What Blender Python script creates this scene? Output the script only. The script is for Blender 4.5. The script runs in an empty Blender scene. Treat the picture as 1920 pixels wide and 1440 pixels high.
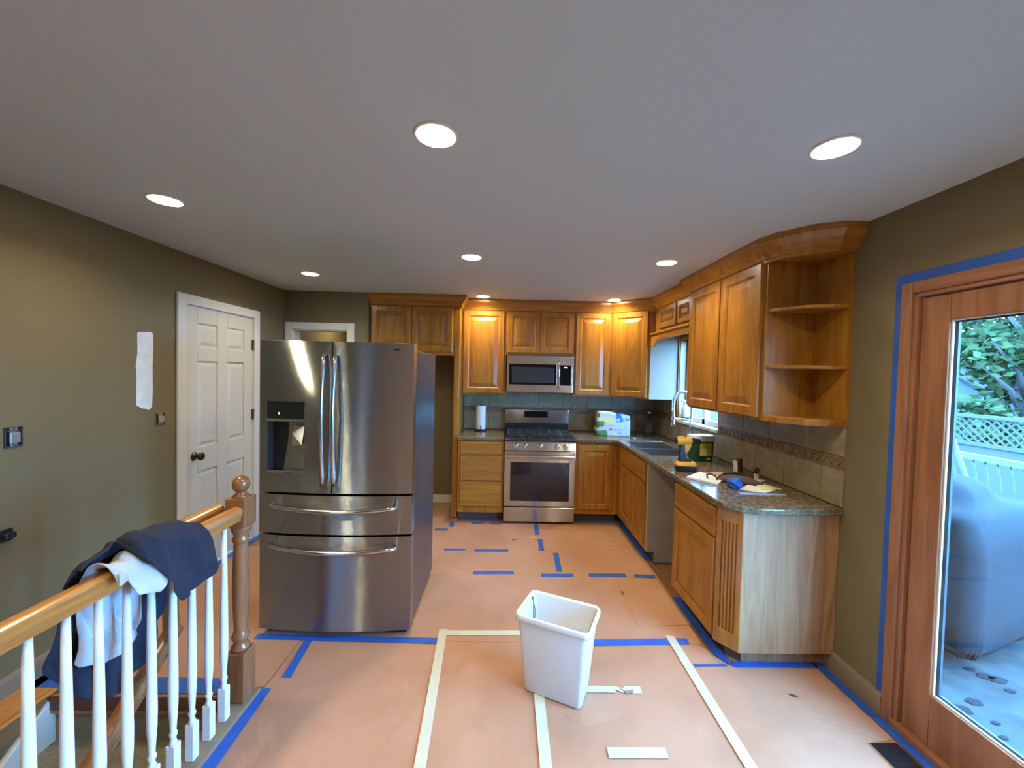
import bpy, bmesh, math, random
from mathutils import Vector, Matrix
from mathutils import noise as mnoise
random.seed(7)
S = bpy.context.scene
C = S.collection
PI = math.pi

# ------------------------------------------------------------------ camera
cam = bpy.data.cameras.new('camera'); co = bpy.data.objects.new('camera', cam); C.objects.link(co)
cam.sensor_fit = 'HORIZONTAL'; cam.sensor_width = 36.0
cam.lens = 741.75/1920*36.0; cam.clip_start = 0.02; cam.clip_end = 200
_f = Vector((0.0176757, 0.9994255, -0.02891772)); _r = Vector((0.99959759, -0.01702218, 0.02269146)); _u = Vector((-0.02218618, 0.02930717, 0.9993242))
M4 = Matrix(((_r.x, _u.x, -_f.x, 0), (_r.y, _u.y, -_f.y, 0), (_r.z, _u.z, -_f.z, 1.6274), (0, 0, 0, 1)))
co.matrix_world = M4
S.camera = co
# ------------------------------------------------------------------ sky, exposure
W = bpy.data.worlds.new('sky'); S.world = W; W.use_nodes = True
bg = W.node_tree.nodes['Background']; bg.inputs[0].default_value = (0.15, 0.47, 1.0, 1); bg.inputs[1].default_value = 38.0
S.view_settings.view_transform = 'Standard'; S.view_settings.look = 'None'
S.view_settings.exposure = 0.4; S.view_settings.gamma = 1.0; S.view_settings.use_curve_mapping = False
LAMP_W = 5.4
LAMP_COL = (1.0, 0.86, 0.52)

# ------------------------------------------------------------------ dimensions
XL, XR, YB, YL, ZC = -2.373, 1.869, 4.88, 4.297, 2.452
XN = -1.49                     # left side of the kitchen recess
YREAR = -2.6
ZT = 0.925                     # worktop
YF, XF = 4.27, 1.255           # base cabinet faces
YU, XU = 4.555, 1.552          # wall cabinet faces
ZU0, ZU1 = 1.372, 2.36

# ------------------------------------------------------------------ materials
MATS = {}
def nodes_of(name):
    m = bpy.data.materials.new(name); m.use_nodes = True
    nt = m.node_tree; b = nt.nodes['Principled BSDF']
    return m, nt, b
def mat(name, col, rough=0.5, metal=0.0, bump=0.0, bscale=60, var=0.0, vscale=6, coat=0.0, emit=None, estr=0, trans=0, spec=None, aniso=0):
    if name in MATS: return MATS[name]
    m, nt, b = nodes_of(name)
    b.inputs['Base Color'].default_value = (*col, 1); b.inputs['Roughness'].default_value = rough
    b.inputs['Metallic'].default_value = metal
    if coat: b.inputs['Coat Weight'].default_value = coat; b.inputs['Coat Roughness'].default_value = 0.15
    if spec is not None: b.inputs['Specular IOR Level'].default_value = spec
    if trans: b.inputs['Transmission Weight'].default_value = trans
    if emit: b.inputs['Emission Color'].default_value = (*emit, 1); b.inputs['Emission Strength'].default_value = estr
    tc = nt.nodes.new('ShaderNodeTexCoord')
    if var:
        n = nt.nodes.new('ShaderNodeTexNoise'); n.inputs['Scale'].default_value = vscale; n.inputs['Detail'].default_value = 4
        nt.links.new(tc.outputs['Object'], n.inputs['Vector'])
        r = nt.nodes.new('ShaderNodeValToRGB')
        r.color_ramp.elements[0].position = 0.3; r.color_ramp.elements[1].position = 0.7
        r.color_ramp.elements[0].color = (*[c*(1-var) for c in col], 1); r.color_ramp.elements[1].color = (*[min(1, c*(1+var)) for c in col], 1)
        nt.links.new(n.outputs['Fac'], r.inputs['Fac']); nt.links.new(r.outputs['Color'], b.inputs['Base Color'])
    if bump:
        n = nt.nodes.new('ShaderNodeTexNoise'); n.inputs['Scale'].default_value = bscale; n.inputs['Detail'].default_value = 3
        nt.links.new(tc.outputs['Object'], n.inputs['Vector'])
        bp = nt.nodes.new('ShaderNodeBump'); bp.inputs['Strength'].default_value = bump; bp.inputs['Distance'].default_value = 0.01
        nt.links.new(n.outputs['Fac'], bp.inputs['Height']); nt.links.new(bp.outputs['Normal'], b.inputs['Normal'])
    if aniso:
        b.inputs['Anisotropic'].default_value = aniso; b.inputs['Anisotropic Rotation'].default_value = 0.25
        t = nt.nodes.new('ShaderNodeTangent'); t.direction_type = 'RADIAL'; t.axis = 'Z'
        nt.links.new(t.outputs['Tangent'], b.inputs['Tangent'])
    MATS[name] = m; return m
def wood(name, lo, hi, axis='Z', rough=0.35, scale=1.0, coat=0.25, fine=True):
    if name in MATS: return MATS[name]
    m, nt, b = nodes_of(name); L = nt.links
    tc = nt.nodes.new('ShaderNodeTexCoord'); oi = nt.nodes.new('ShaderNodeObjectInfo')
    mp = nt.nodes.new('ShaderNodeMapping'); k = {'X': 0, 'Y': 1, 'Z': 2}[axis]
    sc = [14*scale]*3; sc[k] = 1.3*scale; mp.inputs['Scale'].default_value = sc
    mul = nt.nodes.new('ShaderNodeVectorMath'); mul.operation = 'SCALE'; mul.inputs[0].default_value = (7.3, 3.1, 11.7)
    L.new(oi.outputs['Random'], mul.inputs['Scale'])
    ad = nt.nodes.new('ShaderNodeVectorMath'); ad.operation = 'ADD'
    L.new(tc.outputs['Object'], ad.inputs[0]); L.new(mul.outputs['Vector'], ad.inputs[1]); L.new(ad.outputs['Vector'], mp.inputs['Vector'])
    n = nt.nodes.new('ShaderNodeTexNoise'); n.inputs['Scale'].default_value = 1.1; n.inputs['Detail'].default_value = 5; n.inputs['Distortion'].default_value = 1.2
    L.new(mp.outputs['Vector'], n.inputs['Vector'])
    mp2 = nt.nodes.new('ShaderNodeMapping'); sc2 = [160*scale]*3; sc2[k] = 6*scale; mp2.inputs['Scale'].default_value = sc2
    L.new(ad.outputs['Vector'], mp2.inputs['Vector'])
    n2 = nt.nodes.new('ShaderNodeTexNoise'); n2.inputs['Scale'].default_value = 1; n2.inputs['Detail'].default_value = 2
    L.new(mp2.outputs['Vector'], n2.inputs['Vector'])
    mx = nt.nodes.new('ShaderNodeMath'); mx.operation = 'MULTIPLY_ADD'; mx.inputs[1].default_value = 0.35 if fine else 0.1
    L.new(n2.outputs['Fac'], mx.inputs[0]); L.new(n.outputs['Fac'], mx.inputs[2])
    r = nt.nodes.new('ShaderNodeValToRGB'); r.color_ramp.elements[0].position = 0.45; r.color_ramp.elements[1].position = 0.85
    r.color_ramp.elements[0].color = (*lo, 1); r.color_ramp.elements[1].color = (*hi, 1)
    L.new(mx.outputs[0], r.inputs['Fac']); L.new(r.outputs['Color'], b.inputs['Base Color'])
    b.inputs['Roughness'].default_value = rough
    b.inputs['Coat Weight'].default_value = coat; b.inputs['Coat Roughness'].default_value = 0.2
    bp = nt.nodes.new('ShaderNodeBump'); bp.inputs['Strength'].default_value = 0.08; bp.inputs['Distance'].default_value = 0.004
    L.new(n2.outputs['Fac'], bp.inputs['Height']); L.new(bp.outputs['Normal'], b.inputs['Normal'])
    MATS[name] = m; return m
OAK_LO, OAK_HI = (0.26, 0.095, 0.010), (0.45, 0.19, 0.020)
oakZ = wood('honey oak vertical', OAK_LO, OAK_HI, 'Z')
oakX = wood('honey oak along x', OAK_LO, OAK_HI, 'X')
oakY = wood('honey oak along y', OAK_LO, OAK_HI, 'Y')
railoak = wood('golden rail oak', (0.36, 0.13, 0.025), (0.58, 0.26, 0.06), 'Y', rough=0.22, coat=0.6)
newoak = wood('reddish newel oak', (0.20, 0.068, 0.024), (0.32, 0.125, 0.045), 'Z', rough=0.25, coat=0.5)
doorwood = wood('patio door wood', (0.23, 0.085, 0.035), (0.36, 0.15, 0.07), 'Z', rough=0.4)
doorwoodY = wood('patio door wood along y', (0.23, 0.085, 0.035), (0.36, 0.15, 0.07), 'Y', rough=0.4)
endpan = wood('pale weathered oak', (0.26, 0.12, 0.045), (0.42, 0.23, 0.115), 'Z', rough=0.5, coat=0.1)
floorwood = wood('landing wood', (0.28, 0.12, 0.04), (0.42, 0.2, 0.08), 'Y')
white = mat('white door paint', (0.66, 0.62, 0.50), 0.4, bump=0.03)
trimw = mat('white trim paint', (0.72, 0.70, 0.62), 0.4)
balw = mat('white baluster paint', (0.82, 0.82, 0.82), 0.35)
beige = mat('beige baseboard paint', (0.26, 0.185, 0.12), 0.5)
def brushed_steel(name, col, rough, k):
    m, nt, b = nodes_of(name); L = nt.links
    b.inputs['Base Color'].default_value = (*col, 1); b.inputs['Metallic'].default_value = 1; b.inputs['Roughness'].default_value = rough
    tc = nt.nodes.new('ShaderNodeTexCoord'); wn = nt.nodes.new('ShaderNodeTexWhiteNoise'); wn.noise_dimensions = '3D'
    sc = nt.nodes.new('ShaderNodeVectorMath'); sc.operation = 'SCALE'; sc.inputs['Scale'].default_value = 9000
    L.new(tc.outputs['Object'], sc.inputs[0]); L.new(sc.outputs[0], wn.inputs['Vector'])
    s1 = nt.nodes.new('ShaderNodeMath'); s1.operation = 'MULTIPLY_ADD'; s1.inputs[1].default_value = 2; s1.inputs[2].default_value = -1; L.new(wn.outputs['Value'], s1.inputs[0])
    ab = nt.nodes.new('ShaderNodeMath'); ab.operation = 'ABSOLUTE'; L.new(s1.outputs[0], ab.inputs[0])
    mu = nt.nodes.new('ShaderNodeMath'); mu.operation = 'MULTIPLY'; pw_ = nt.nodes.new('ShaderNodeMath'); pw_.operation = 'POWER'; pw_.inputs[1].default_value = 0.3; L.new(ab.outputs[0], pw_.inputs[0]); L.new(s1.outputs[0], mu.inputs[0]); L.new(pw_.outputs[0], mu.inputs[1])
    mk = nt.nodes.new('ShaderNodeMath'); mk.operation = 'MULTIPLY'; mk.inputs[1].default_value = k; L.new(mu.outputs[0], mk.inputs[0])
    cb = nt.nodes.new('ShaderNodeCombineXYZ'); L.new(mk.outputs[0], cb.inputs[2])
    ge = nt.nodes.new('ShaderNodeNewGeometry'); ad = nt.nodes.new('ShaderNodeVectorMath'); ad.operation = 'ADD'; L.new(ge.outputs['Normal'], ad.inputs[0]); L.new(cb.outputs[0], ad.inputs[1])
    no = nt.nodes.new('ShaderNodeVectorMath'); no.operation = 'NORMALIZE'; L.new(ad.outputs[0], no.inputs[0]); L.new(no.outputs[0], b.inputs['Normal'])
    MATS[name] = m; return m
steel = brushed_steel('brushed stainless', (0.37, 0.39, 0.38), 0.12, 0.72)
steelr = brushed_steel('bright brushed range steel', (0.56, 0.56, 0.54), 0.12, 0.5)
steelp = mat('polished stainless', (0.66, 0.65, 0.64), 0.14, 1.0)
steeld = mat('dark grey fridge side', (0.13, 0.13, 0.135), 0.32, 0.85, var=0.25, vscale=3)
chrome = mat('chrome', (0.75, 0.76, 0.78), 0.12, 1.0)
black = mat('black plastic', (0.012, 0.012, 0.013), 0.35)
blackg = mat('black glass', (0.006, 0.006, 0.008), 0.06, spec=0.7)
castiron = mat('cast iron', (0.03, 0.03, 0.032), 0.45, bump=0.2, bscale=200)
enamel = mat('black enamel cooktop', (0.02, 0.02, 0.022), 0.15)
blue = mat('blue painter tape', (0.022, 0.10, 0.42), 0.55, bump=0.15, bscale=90, var=0.12, vscale=14)
masking = mat('cream masking tape', (0.60, 0.55, 0.38), 0.6, bump=0.1, bscale=120, var=0.06)
greyp = mat('grey painted cabinet side', (0.42, 0.38, 0.31), 0.7, var=0.08)
toem = mat('dark toe kick', (0.12, 0.07, 0.045), 0.6)
bronze = mat('dark bronze', (0.06, 0.04, 0.028), 0.3, 0.9)
hingem = mat('brass hinge', (0.25, 0.19, 0.10), 0.35, 0.9)
canw = mat('white bin plastic', (0.70, 0.70, 0.68), 0.38, bump=0.03, bscale=30)
linerm = mat('translucent white bin liner', (0.82, 0.82, 0.80), 0.3, bump=0.5, bscale=14)
navy = mat('navy cloth', (0.012, 0.017, 0.036), 0.85, bump=0.5, bscale=400, var=0.25, vscale=5)
shirt = mat('light grey cloth', (0.55, 0.57, 0.60), 0.85, bump=0.4, bscale=300, var=0.08)
carpet = mat('beige carpet', (0.33, 0.29, 0.22), 0.95, bump=0.8, bscale=350, var=0.15, vscale=40)
nosing = mat('red brown nosing', (0.14, 0.055, 0.035), 0.5)
cyanw = mat('painted rail outside', (0.14, 0.13, 0.13), 0.5, spec=0.03)

def wallmat(name, col):
    return mat(name, col, 0.62, bump=0.06, bscale=160, var=0.05, vscale=1.4)
wallm = wallmat('olive brown wall paint', (0.19, 0.142, 0.066))
ceilm = mat('white ceiling paint', (0.62, 0.67, 0.67), 0.8, bump=0.05, bscale=220)

def paper_material():
    m, nt, b = nodes_of('red rosin paper'); L = nt.links
    tc = nt.nodes.new('ShaderNodeTexCoord')
    n = nt.nodes.new('ShaderNodeTexNoise'); n.inputs['Scale'].default_value = 2.2; n.inputs['Detail'].default_value = 5
    L.new(tc.outputs['Object'], n.inputs['Vector'])
    r = nt.nodes.new('ShaderNodeValToRGB'); r.color_ramp.elements[0].position = 0.3; r.color_ramp.elements[1].position = 0.75
    r.color_ramp.elements[0].color = (0.42, 0.205, 0.112, 1); r.color_ramp.elements[1].color = (0.53, 0.275, 0.163, 1)
    L.new(n.outputs['Fac'], r.inputs['Fac']); L.new(r.outputs['Color'], b.inputs['Base Color'])
    b.inputs['Roughness'].default_value = 0.55; b.inputs['Specular IOR Level'].default_value = 0.4
    n2 = nt.nodes.new('ShaderNodeTexNoise'); n2.inputs['Scale'].default_value = 3.2; n2.inputs['Detail'].default_value = 3; n2.inputs['Distortion'].default_value = 0.8
    L.new(tc.outputs['Object'], n2.inputs['Vector'])
    n3 = nt.nodes.new('ShaderNodeTexNoise'); n3.inputs['Scale'].default_value = 160; L.new(tc.outputs['Object'], n3.inputs['Vector'])
    ma = nt.nodes.new('ShaderNodeMath'); ma.operation = 'MULTIPLY_ADD'; ma.inputs[1].default_value = 0.03
    L.new(n3.outputs['Fac'], ma.inputs[0]); L.new(n2.outputs['Fac'], ma.inputs[2])
    bp = nt.nodes.new('ShaderNodeBump'); bp.inputs['Strength'].default_value = 0.6; bp.inputs['Distance'].default_value = 0.03
    L.new(ma.outputs[0], bp.inputs['Height']); L.new(bp.outputs['Normal'], b.inputs['Normal'])
    return m
paperm = paper_material()
def granite_material():
    m, nt, b = nodes_of('brown granite'); L = nt.links
    tc = nt.nodes.new('ShaderNodeTexCoord')
    v = nt.nodes.new('ShaderNodeTexNoise'); v.inputs['Scale'].default_value = 42; v.inputs['Detail'].default_value = 6; v.inputs['Roughness'].default_value = 0.7
    L.new(tc.outputs['Object'], v.inputs['Vector'])
    r = nt.nodes.new('ShaderNodeValToRGB'); e = r.color_ramp.elements
    e[0].position = 0.32; e[0].color = (0.06, 0.045, 0.03, 1); e[1].position = 0.72; e[1].color = (0.30, 0.24, 0.16, 1)
    a = e.new(0.46); a.color = (0.125, 0.095, 0.055, 1); a = e.new(0.56); a.color = (0.19, 0.148, 0.088, 1)
    L.new(v.outputs['Fac'], r.inputs['Fac'])
    n = nt.nodes.new('ShaderNodeTexNoise'); n.inputs['Scale'].default_value = 9; L.new(tc.outputs['Object'], n.inputs['Vector'])
    mx = nt.nodes.new('ShaderNodeMix'); mx.data_type = 'RGBA'; mx.blend_type = 'MULTIPLY'; mx.inputs[0].default_value = 0.5
    L.new(r.outputs['Color'], mx.inputs[6]); L.new(n.outputs['Color'], mx.inputs[7])
    L.new(r.outputs['Color'], b.inputs['Base Color'])
    b.inputs['Roughness'].default_value = 0.12; b.inputs['Specular IOR Level'].default_value = 0.55
    return m
granite = granite_material()
def tile_material(name, c0, c1):
    m, nt, b = nodes_of(name); L = nt.links
    tc = nt.nodes.new('ShaderNodeTexCoord'); oi = nt.nodes.new('ShaderNodeObjectInfo')
    ad = nt.nodes.new('ShaderNodeVectorMath'); ad.operation = 'ADD'
    mul = nt.nodes.new('ShaderNodeVectorMath'); mul.operation = 'SCALE'; mul.inputs[0].default_value = (9, 5, 7)
    L.new(oi.outputs['Random'], mul.inputs['Scale']); L.new(tc.outputs['Object'], ad.inputs[0]); L.new(mul.outputs['Vector'], ad.inputs[1])
    n = nt.nodes.new('ShaderNodeTexNoise'); n.inputs['Scale'].default_value = 9; n.inputs['Detail'].default_value = 7; n.inputs['Roughness'].default_value = 0.6; n.inputs['Distortion'].default_value = 0.6
    L.new(ad.outputs['Vector'], n.inputs['Vector'])
    r = nt.nodes.new('ShaderNodeValToRGB'); r.color_ramp.elements[0].position = 0.3; r.color_ramp.elements[1].position = 0.72
    r.color_ramp.elements[0].color = (*c0, 1); r.color_ramp.elements[1].color = (*c1, 1)
    L.new(n.outputs['Fac'], r.inputs['Fac']); L.new(r.outputs['Color'], b.inputs['Base Color']); b.inputs['Roughness'].default_value = 0.4
    return m
tilem = tile_material('olive travertine tile', (0.20, 0.155, 0.085), (0.35, 0.285, 0.175))
borderm = tile_material('brown relief border tile', (0.15, 0.095, 0.05), (0.28, 0.19, 0.10))
grout = mat('brown grout', (0.20, 0.16, 0.10), 0.8)
def glass_material(name, tint=(1, 1, 1), refl=0.06):
    m = bpy.data.materials.new(name); m.use_nodes = True; nt = m.node_tree
    for n in list(nt.nodes): nt.nodes.remove(n)
    o = nt.nodes.new('ShaderNodeOutputMaterial'); t = nt.nodes.new('ShaderNodeBsdfTransparent'); g = nt.nodes.new('ShaderNodeBsdfGlossy')
    t.inputs[0].default_value = (*tint, 1); g.inputs['Roughness'].default_value = 0.02
    lw = nt.nodes.new('ShaderNodeLayerWeight'); pw5 = nt.nodes.new('ShaderNodeMath'); pw5.operation = 'POWER'; pw5.inputs[1].default_value = 5; nt.links.new(lw.outputs['Facing'], pw5.inputs[0])
    fr = nt.nodes.new('ShaderNodeMath'); fr.operation = 'MULTIPLY_ADD'; fr.inputs[1].default_value = .96; fr.inputs[2].default_value = .04; nt.links.new(pw5.outputs[0], fr.inputs[0])
    mx = nt.nodes.new('ShaderNodeMixShader'); nt.links.new(fr.outputs[0], mx.inputs[0]); nt.links.new(t.outputs[0], mx.inputs[1]); nt.links.new(g.outputs[0], mx.inputs[2])
    nt.links.new(mx.outputs[0], o.inputs[0]); return m
glassm = glass_material('window glass')
clearm = glass_material('clear plastic', (0.74, 0.76, 0.75))

# ------------------------------------------------------------------ helpers
def emp(name, loc, rz=0.0, label=None, cat=None, group=None, kind=None):
    o = bpy.data.objects.new(name, None); C.objects.link(o); o.empty_display_size = 0.05
    o.location = loc; o.rotation_euler = (0, 0, rz)
    tagit(o, label, cat, group, kind); return o
def tagit(o, label=None, cat=None, group=None, kind=None):
    if label: o['label'] = label
    if cat: o['category'] = cat
    if group: o['group'] = group
    if kind: o['kind'] = kind
    return o
def rootof(o):
    while o.parent: o = o.parent
    return o
def obj(name, bm, m, parent=None, local=False, smooth=False, bevel=0.0, seg=2, sub=0, solid=0.0, angle=None):
    """link a bmesh as one object; vertices are world coordinates unless local"""
    if parent is not None and not local:
        bmesh.ops.translate(bm, vec=-Vector(rootof(parent).location), verts=bm.verts)
    bmesh.ops.recalc_face_normals(bm, faces=bm.faces)
    me = bpy.data.meshes.new(name); bm.to_mesh(me); bm.free()
    for mm in (m if isinstance(m, (list, tuple)) else [m]): me.materials.append(mm)
    if smooth:
        for p in me.polygons: p.use_smooth = True
    o = bpy.data.objects.new(name, me); C.objects.link(o); o.parent = parent
    if solid:
        s = o.modifiers.new('solidify', 'SOLIDIFY'); s.thickness = solid; s.offset = 0
    if bevel:
        b = o.modifiers.new('bevel', 'BEVEL'); b.width = bevel; b.segments = seg; b.limit_method = 'ANGLE'; b.angle_limit = math.radians(40)
    if sub:
        s = o.modifiers.new('subsurf', 'SUBSURF'); s.levels = sub; s.render_levels = sub
    if angle is not None and smooth:
        try:
            with bpy.context.temp_override(object=o, active_object=o, selected_objects=[o], selected_editable_objects=[o]):
                me.set_sharp_from_angle(angle=math.radians(angle))
        except Exception:
            me.set_sharp_from_angle(angle=math.radians(angle))
    return o
def BM(): return bmesh.new()
def box(bm, x0, x1, y0, y1, z0, z1, mi=0):
    v = [bm.verts.new(p) for p in ((x0, y0, z0), (x1, y0, z0), (x1, y1, z0), (x0, y1, z0), (x0, y0, z1), (x1, y0, z1), (x1, y1, z1), (x0, y1, z1))]
    for f in ((0, 1, 2, 3), (4, 5, 6, 7), (0, 1, 5, 4), (1, 2, 6, 5), (2, 3, 7, 6), (3, 0, 4, 7)):
        fa = bm.faces.new([v[i] for i in f]); fa.material_index = mi
    return v
def bx(*a):
    b = BM(); box(b, *a); return b
def prism(bm, pts, z0, z1, mi=0):
    a = [bm.verts.new((p[0], p[1], z0)) for p in pts]; b = [bm.verts.new((p[0], p[1], z1)) for p in pts]
    n = len(pts); bm.faces.new(a).material_index = mi; bm.faces.new(b).material_index = mi
    for i in range(n): bm.faces.new((a[i], a[(i+1) % n], b[(i+1) % n], b[i])).material_index = mi
def prism_axis(bm, pts, a0, a1, axis):
    """pts are 2D in the other two axes (in order x,y,z), extruded along axis"""
    def P(p, a):
        return {'X': (a, p[0], p[1]), 'Y': (p[0], a, p[1]), 'Z': (p[0], p[1], a)}[axis]
    A = [bm.verts.new(P(p, a0)) for p in pts]; B = [bm.verts.new(P(p, a1)) for p in pts]; n = len(pts)
    bm.faces.new(A); bm.faces.new(B)
    for i in range(n): bm.faces.new((A[i], A[(i+1) % n], B[(i+1) % n], B[i]))
def lathe(bm, prof, cx=0, cy=0, cz=0, n=20, axis='Z', cap=True):
    rings = []
    for r, z in prof:
        ring = []
        for i in range(n):
            a = 2*PI*i/n; p = (r*math.cos(a), r*math.sin(a), z)
            if axis == 'Y': p = (p[0], p[2], p[1])
            if axis == 'X': p = (p[2], p[0], p[1])
            ring.append(bm.verts.new((cx+p[0], cy+p[1], cz+p[2])))
        rings.append(ring)
    for a, b in zip(rings, rings[1:]):
        for i in range(n): bm.faces.new((a[i], a[(i+1) % n], b[(i+1) % n], b[i]))
    if cap: bm.faces.new(rings[0]); bm.faces.new(rings[-1])
def tube(bm, pts, r, n=10, cap=True):
    pts = [Vector(p) for p in pts]; rings = []
    rr = r if isinstance(r, (list, tuple)) else [r]*len(pts)
    up = Vector((0.13, 0.27, 0.95)).normalized()
    for i, p in enumerate(pts):
        t = (pts[min(i+1, len(pts)-1)]-pts[max(i-1, 0)]).normalized()
        if abs(t.dot(up)) > 0.98: up = Vector((0.9, 0.3, 0.1)).normalized()
        a = t.cross(up).normalized(); b = t.cross(a).normalized(); up = -b if b.dot(up) < 0 else b
        rings.append([bm.verts.new(p+(a*math.cos(2*PI*k/n)+b*math.sin(2*PI*k/n))*rr[i]) for k in range(n)])
    for a, b in zip(rings, rings[1:]):
        for i in range(n): bm.faces.new((a[i], a[(i+1) % n], b[(i+1) % n], b[i]))
    if cap: bm.faces.new(rings[0]); bm.faces.new(rings[-1])
def sweep(bm, path, prof):
    """path: 2D points; prof: (out,z) with out to the right of the travel direction; mitred, ends capped"""
    P = [Vector(p) for p in path]; rings = []
    for i, p in enumerate(P):
        d0 = (P[i]-P[i-1]).normalized() if i else None; d1 = (P[i+1]-P[i]).normalized() if i < len(P)-1 else None
        d0 = d0 or d1; d1 = d1 or d0
        n0 = Vector((d0.y, -d0.x)); n1 = Vector((d1.y, -d1.x)); m = (n0+n1).normalized(); k = 1/max(0.3, m.dot(n0))
        rings.append([bm.verts.new((p.x+m.x*o*k, p.y+m.y*o*k, z)) for o, z in prof])
    n = len(prof)
    for a, b in zip(rings, rings[1:]):
        for i in range(n): bm.faces.new((a[i], a[(i+1) % n], b[(i+1) % n], b[i]))
    bm.faces.new(rings[0]); bm.faces.new(rings[-1])
def frame_fn(origin, right, out):
    o = Vector(origin); r = Vector(right).normalized(); n = Vector(out).normalized(); u = Vector((0, 0, 1))
    return lambda a, d, b: o+r*a+u*b+n*d       # a along, d outwards, b up
def rings_mesh(bm, F, w, h, loops, x0=0, z0=0, cap_first=False, cap_last=False):
    R = []
    for ins, d in loops:
        R.append([bm.verts.new(F(x0+a, d, z0+b)) for a, b in ((ins, ins), (w-ins, ins), (w-ins, h-ins), (ins, h-ins))])
    for a, b in zip(R, R[1:]):
        for i in range(4): bm.faces.new((a[i], a[(i+1) % 4], b[(i+1) % 4], b[i]))
    if cap_first: bm.faces.new(R[0])
    if cap_last: bm.faces.new(R[-1])
def cab_door(parent, F, x0, z0, w, h, m=None, fw=0.058, name='door'):
    m = m or oakZ
    b = BM(); rings_mesh(b, F, w, h, [(fw+.010, 0.0), (0, 0.0), (0, .016), (.004, .020), (fw-.004, .020), (fw, .018), (fw+.006, .012), (fw+.010, .011), (fw+.010, 0.0)], x0, z0)
    d = obj(name, b, m, parent)
    b = BM(); i = fw+.0105; k = min(.04, (min(w, h)-2*i)*0.28)
    rings_mesh(b, F, w, h, [(i, .002), (i, .008), (i+.003, .0085), (i+k, .017), (i+k+.004, .018)], x0, z0, True, True)
    obj('panel', b, m, d)
    return d
def slab_front(parent, F, x0, z0, w, h, m, name='drawer'):
    b = BM(); rings_mesh(b, F, w, h, [(0, 0), (0, .014), (.004, .018), (.010, .020)], x0, z0, True, True)
    return obj(name, b, m, parent)
def quadbox(bm, F, a0, a1, d0, d1, b0, b1):
    v = [bm.verts.new(F(a, d, b)) for b in (b0, b1) for a, d in ((a0, d0), (a1, d0), (a1, d1), (a0, d1))]
    for f in ((0, 1, 2, 3), (4, 5, 6, 7), (0, 1, 5, 4), (1, 2, 6, 5), (2, 3, 7, 6), (3, 0, 4, 7)): bm.faces.new([v[i] for i in f])
def struct(name, bm, m, **k): return tagit(obj(name, bm, m, **k), kind='structure')

# ================================================================== room shell
WT = 0.14
# floor slabs around the stairwell (well: X -2.2..-1.30, Y -1.3..1.93)
WX0, WX1, WY0, WY1 = -2.20, -1.30, -1.30, 1.925
b = BM()
box(b, WX1, XR+0.0, YREAR, YB, -0.09, 0); box(b, XL, WX1, WY1, YB, -0.09, 0); box(b, XL, WX0, WY0, WY1, -0.09, 0); box(b, XL, WX1, YREAR, WY0, -0.09, 0)
struct('floor', b, floorwood)
struct('ceiling', bx(XL-WT, XR+WT, YREAR-WT, YB+1.6, ZC, ZC+0.1), ceilm)
# left wall with door opening
DL0, DL1, DH = 2.968, 3.768, 2.085
b = BM(); box(b, XL-WT, XL, YREAR, DL0, -2.6, ZC); box(b, XL-WT, XL, DL1, YB+1.5, -0.1, ZC); box(b, XL-WT, XL, DL0, DL1, DH, ZC); box(b, XL-WT, XL, DL0, DL1, -0.3, 0)
struct('wall_left', b, wallm)
# back wall, left piece with the doorway
O0, O1, OH = -2.29, -1.70, 2.045
b = BM(); box(b, XL, O0, YL, YL+WT, 0, ZC); box(b, O1, XN, YL, YL+WT, 0, ZC); box(b, O0, O1, YL, YL+WT, OH, ZC); box(b, XN-WT, XN, YL+WT, YB+1.5, 0, ZC)
struct('wall_back_left', b, wallm)
struct('wall_hall', bx(XL, XN, YB+1.4, YB+1.5, -.1, ZC), wallm)
struct('floor_hall', bx(XL, XN-WT, YB, YB+1.4, -0.1, 0), floorwood)
struct('wall_back', bx(XN, XR+WT, YB, YB+WT, -0.1, ZC), wallm)
# right wall: window over the sink, patio door
WY0_, WY1_, WZ0, WZ1 = 3.40, 4.22, 1.165, 2.04
PD0, PD1, PDH = -0.05, 1.795, 2.035
b = BM()
for (y0, y1, z0, z1) in ((YREAR, PD0, -0.3, ZC), (PD1, WY0_, -0.3, ZC), (WY1_, YB, -0.3, ZC), (PD0, PD1, PDH, ZC), (PD0, PD1, -0.3, 0), (WY0_, WY1_, -0.3, WZ0), (WY0_, WY1_, WZ1, ZC)):
    box(b, XR, XR+WT, y0, y1, z0, z1)
struct('wall_right', b, wallm)
struct('wall_rear', bx(XL-WT, XR+WT, YREAR-WT, YREAR, -2.6, ZC), wallm)
# baseboards
b = BM(); prism_axis(b, [(XR, 0), (XR-.014, 0), (XR-.014, .085), (XR-.008, .105), (XR, .108)], 1.845, 2.20, 'Y'); struct('baseboard_right', b, beige)
b = BM(); prism_axis(b, [(XL, 0), (XL+.014, 0), (XL+.014, .085), (XL+.008, .105), (XL, .108)], -1.0, DL0-.075, 'Y'); struct('baseboard_left', b, beige)
b = BM(); box(b, XN+.001, -0.60, YB-.014, YB, 0, .095); struct('baseboard_back', b, trimw)

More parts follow.
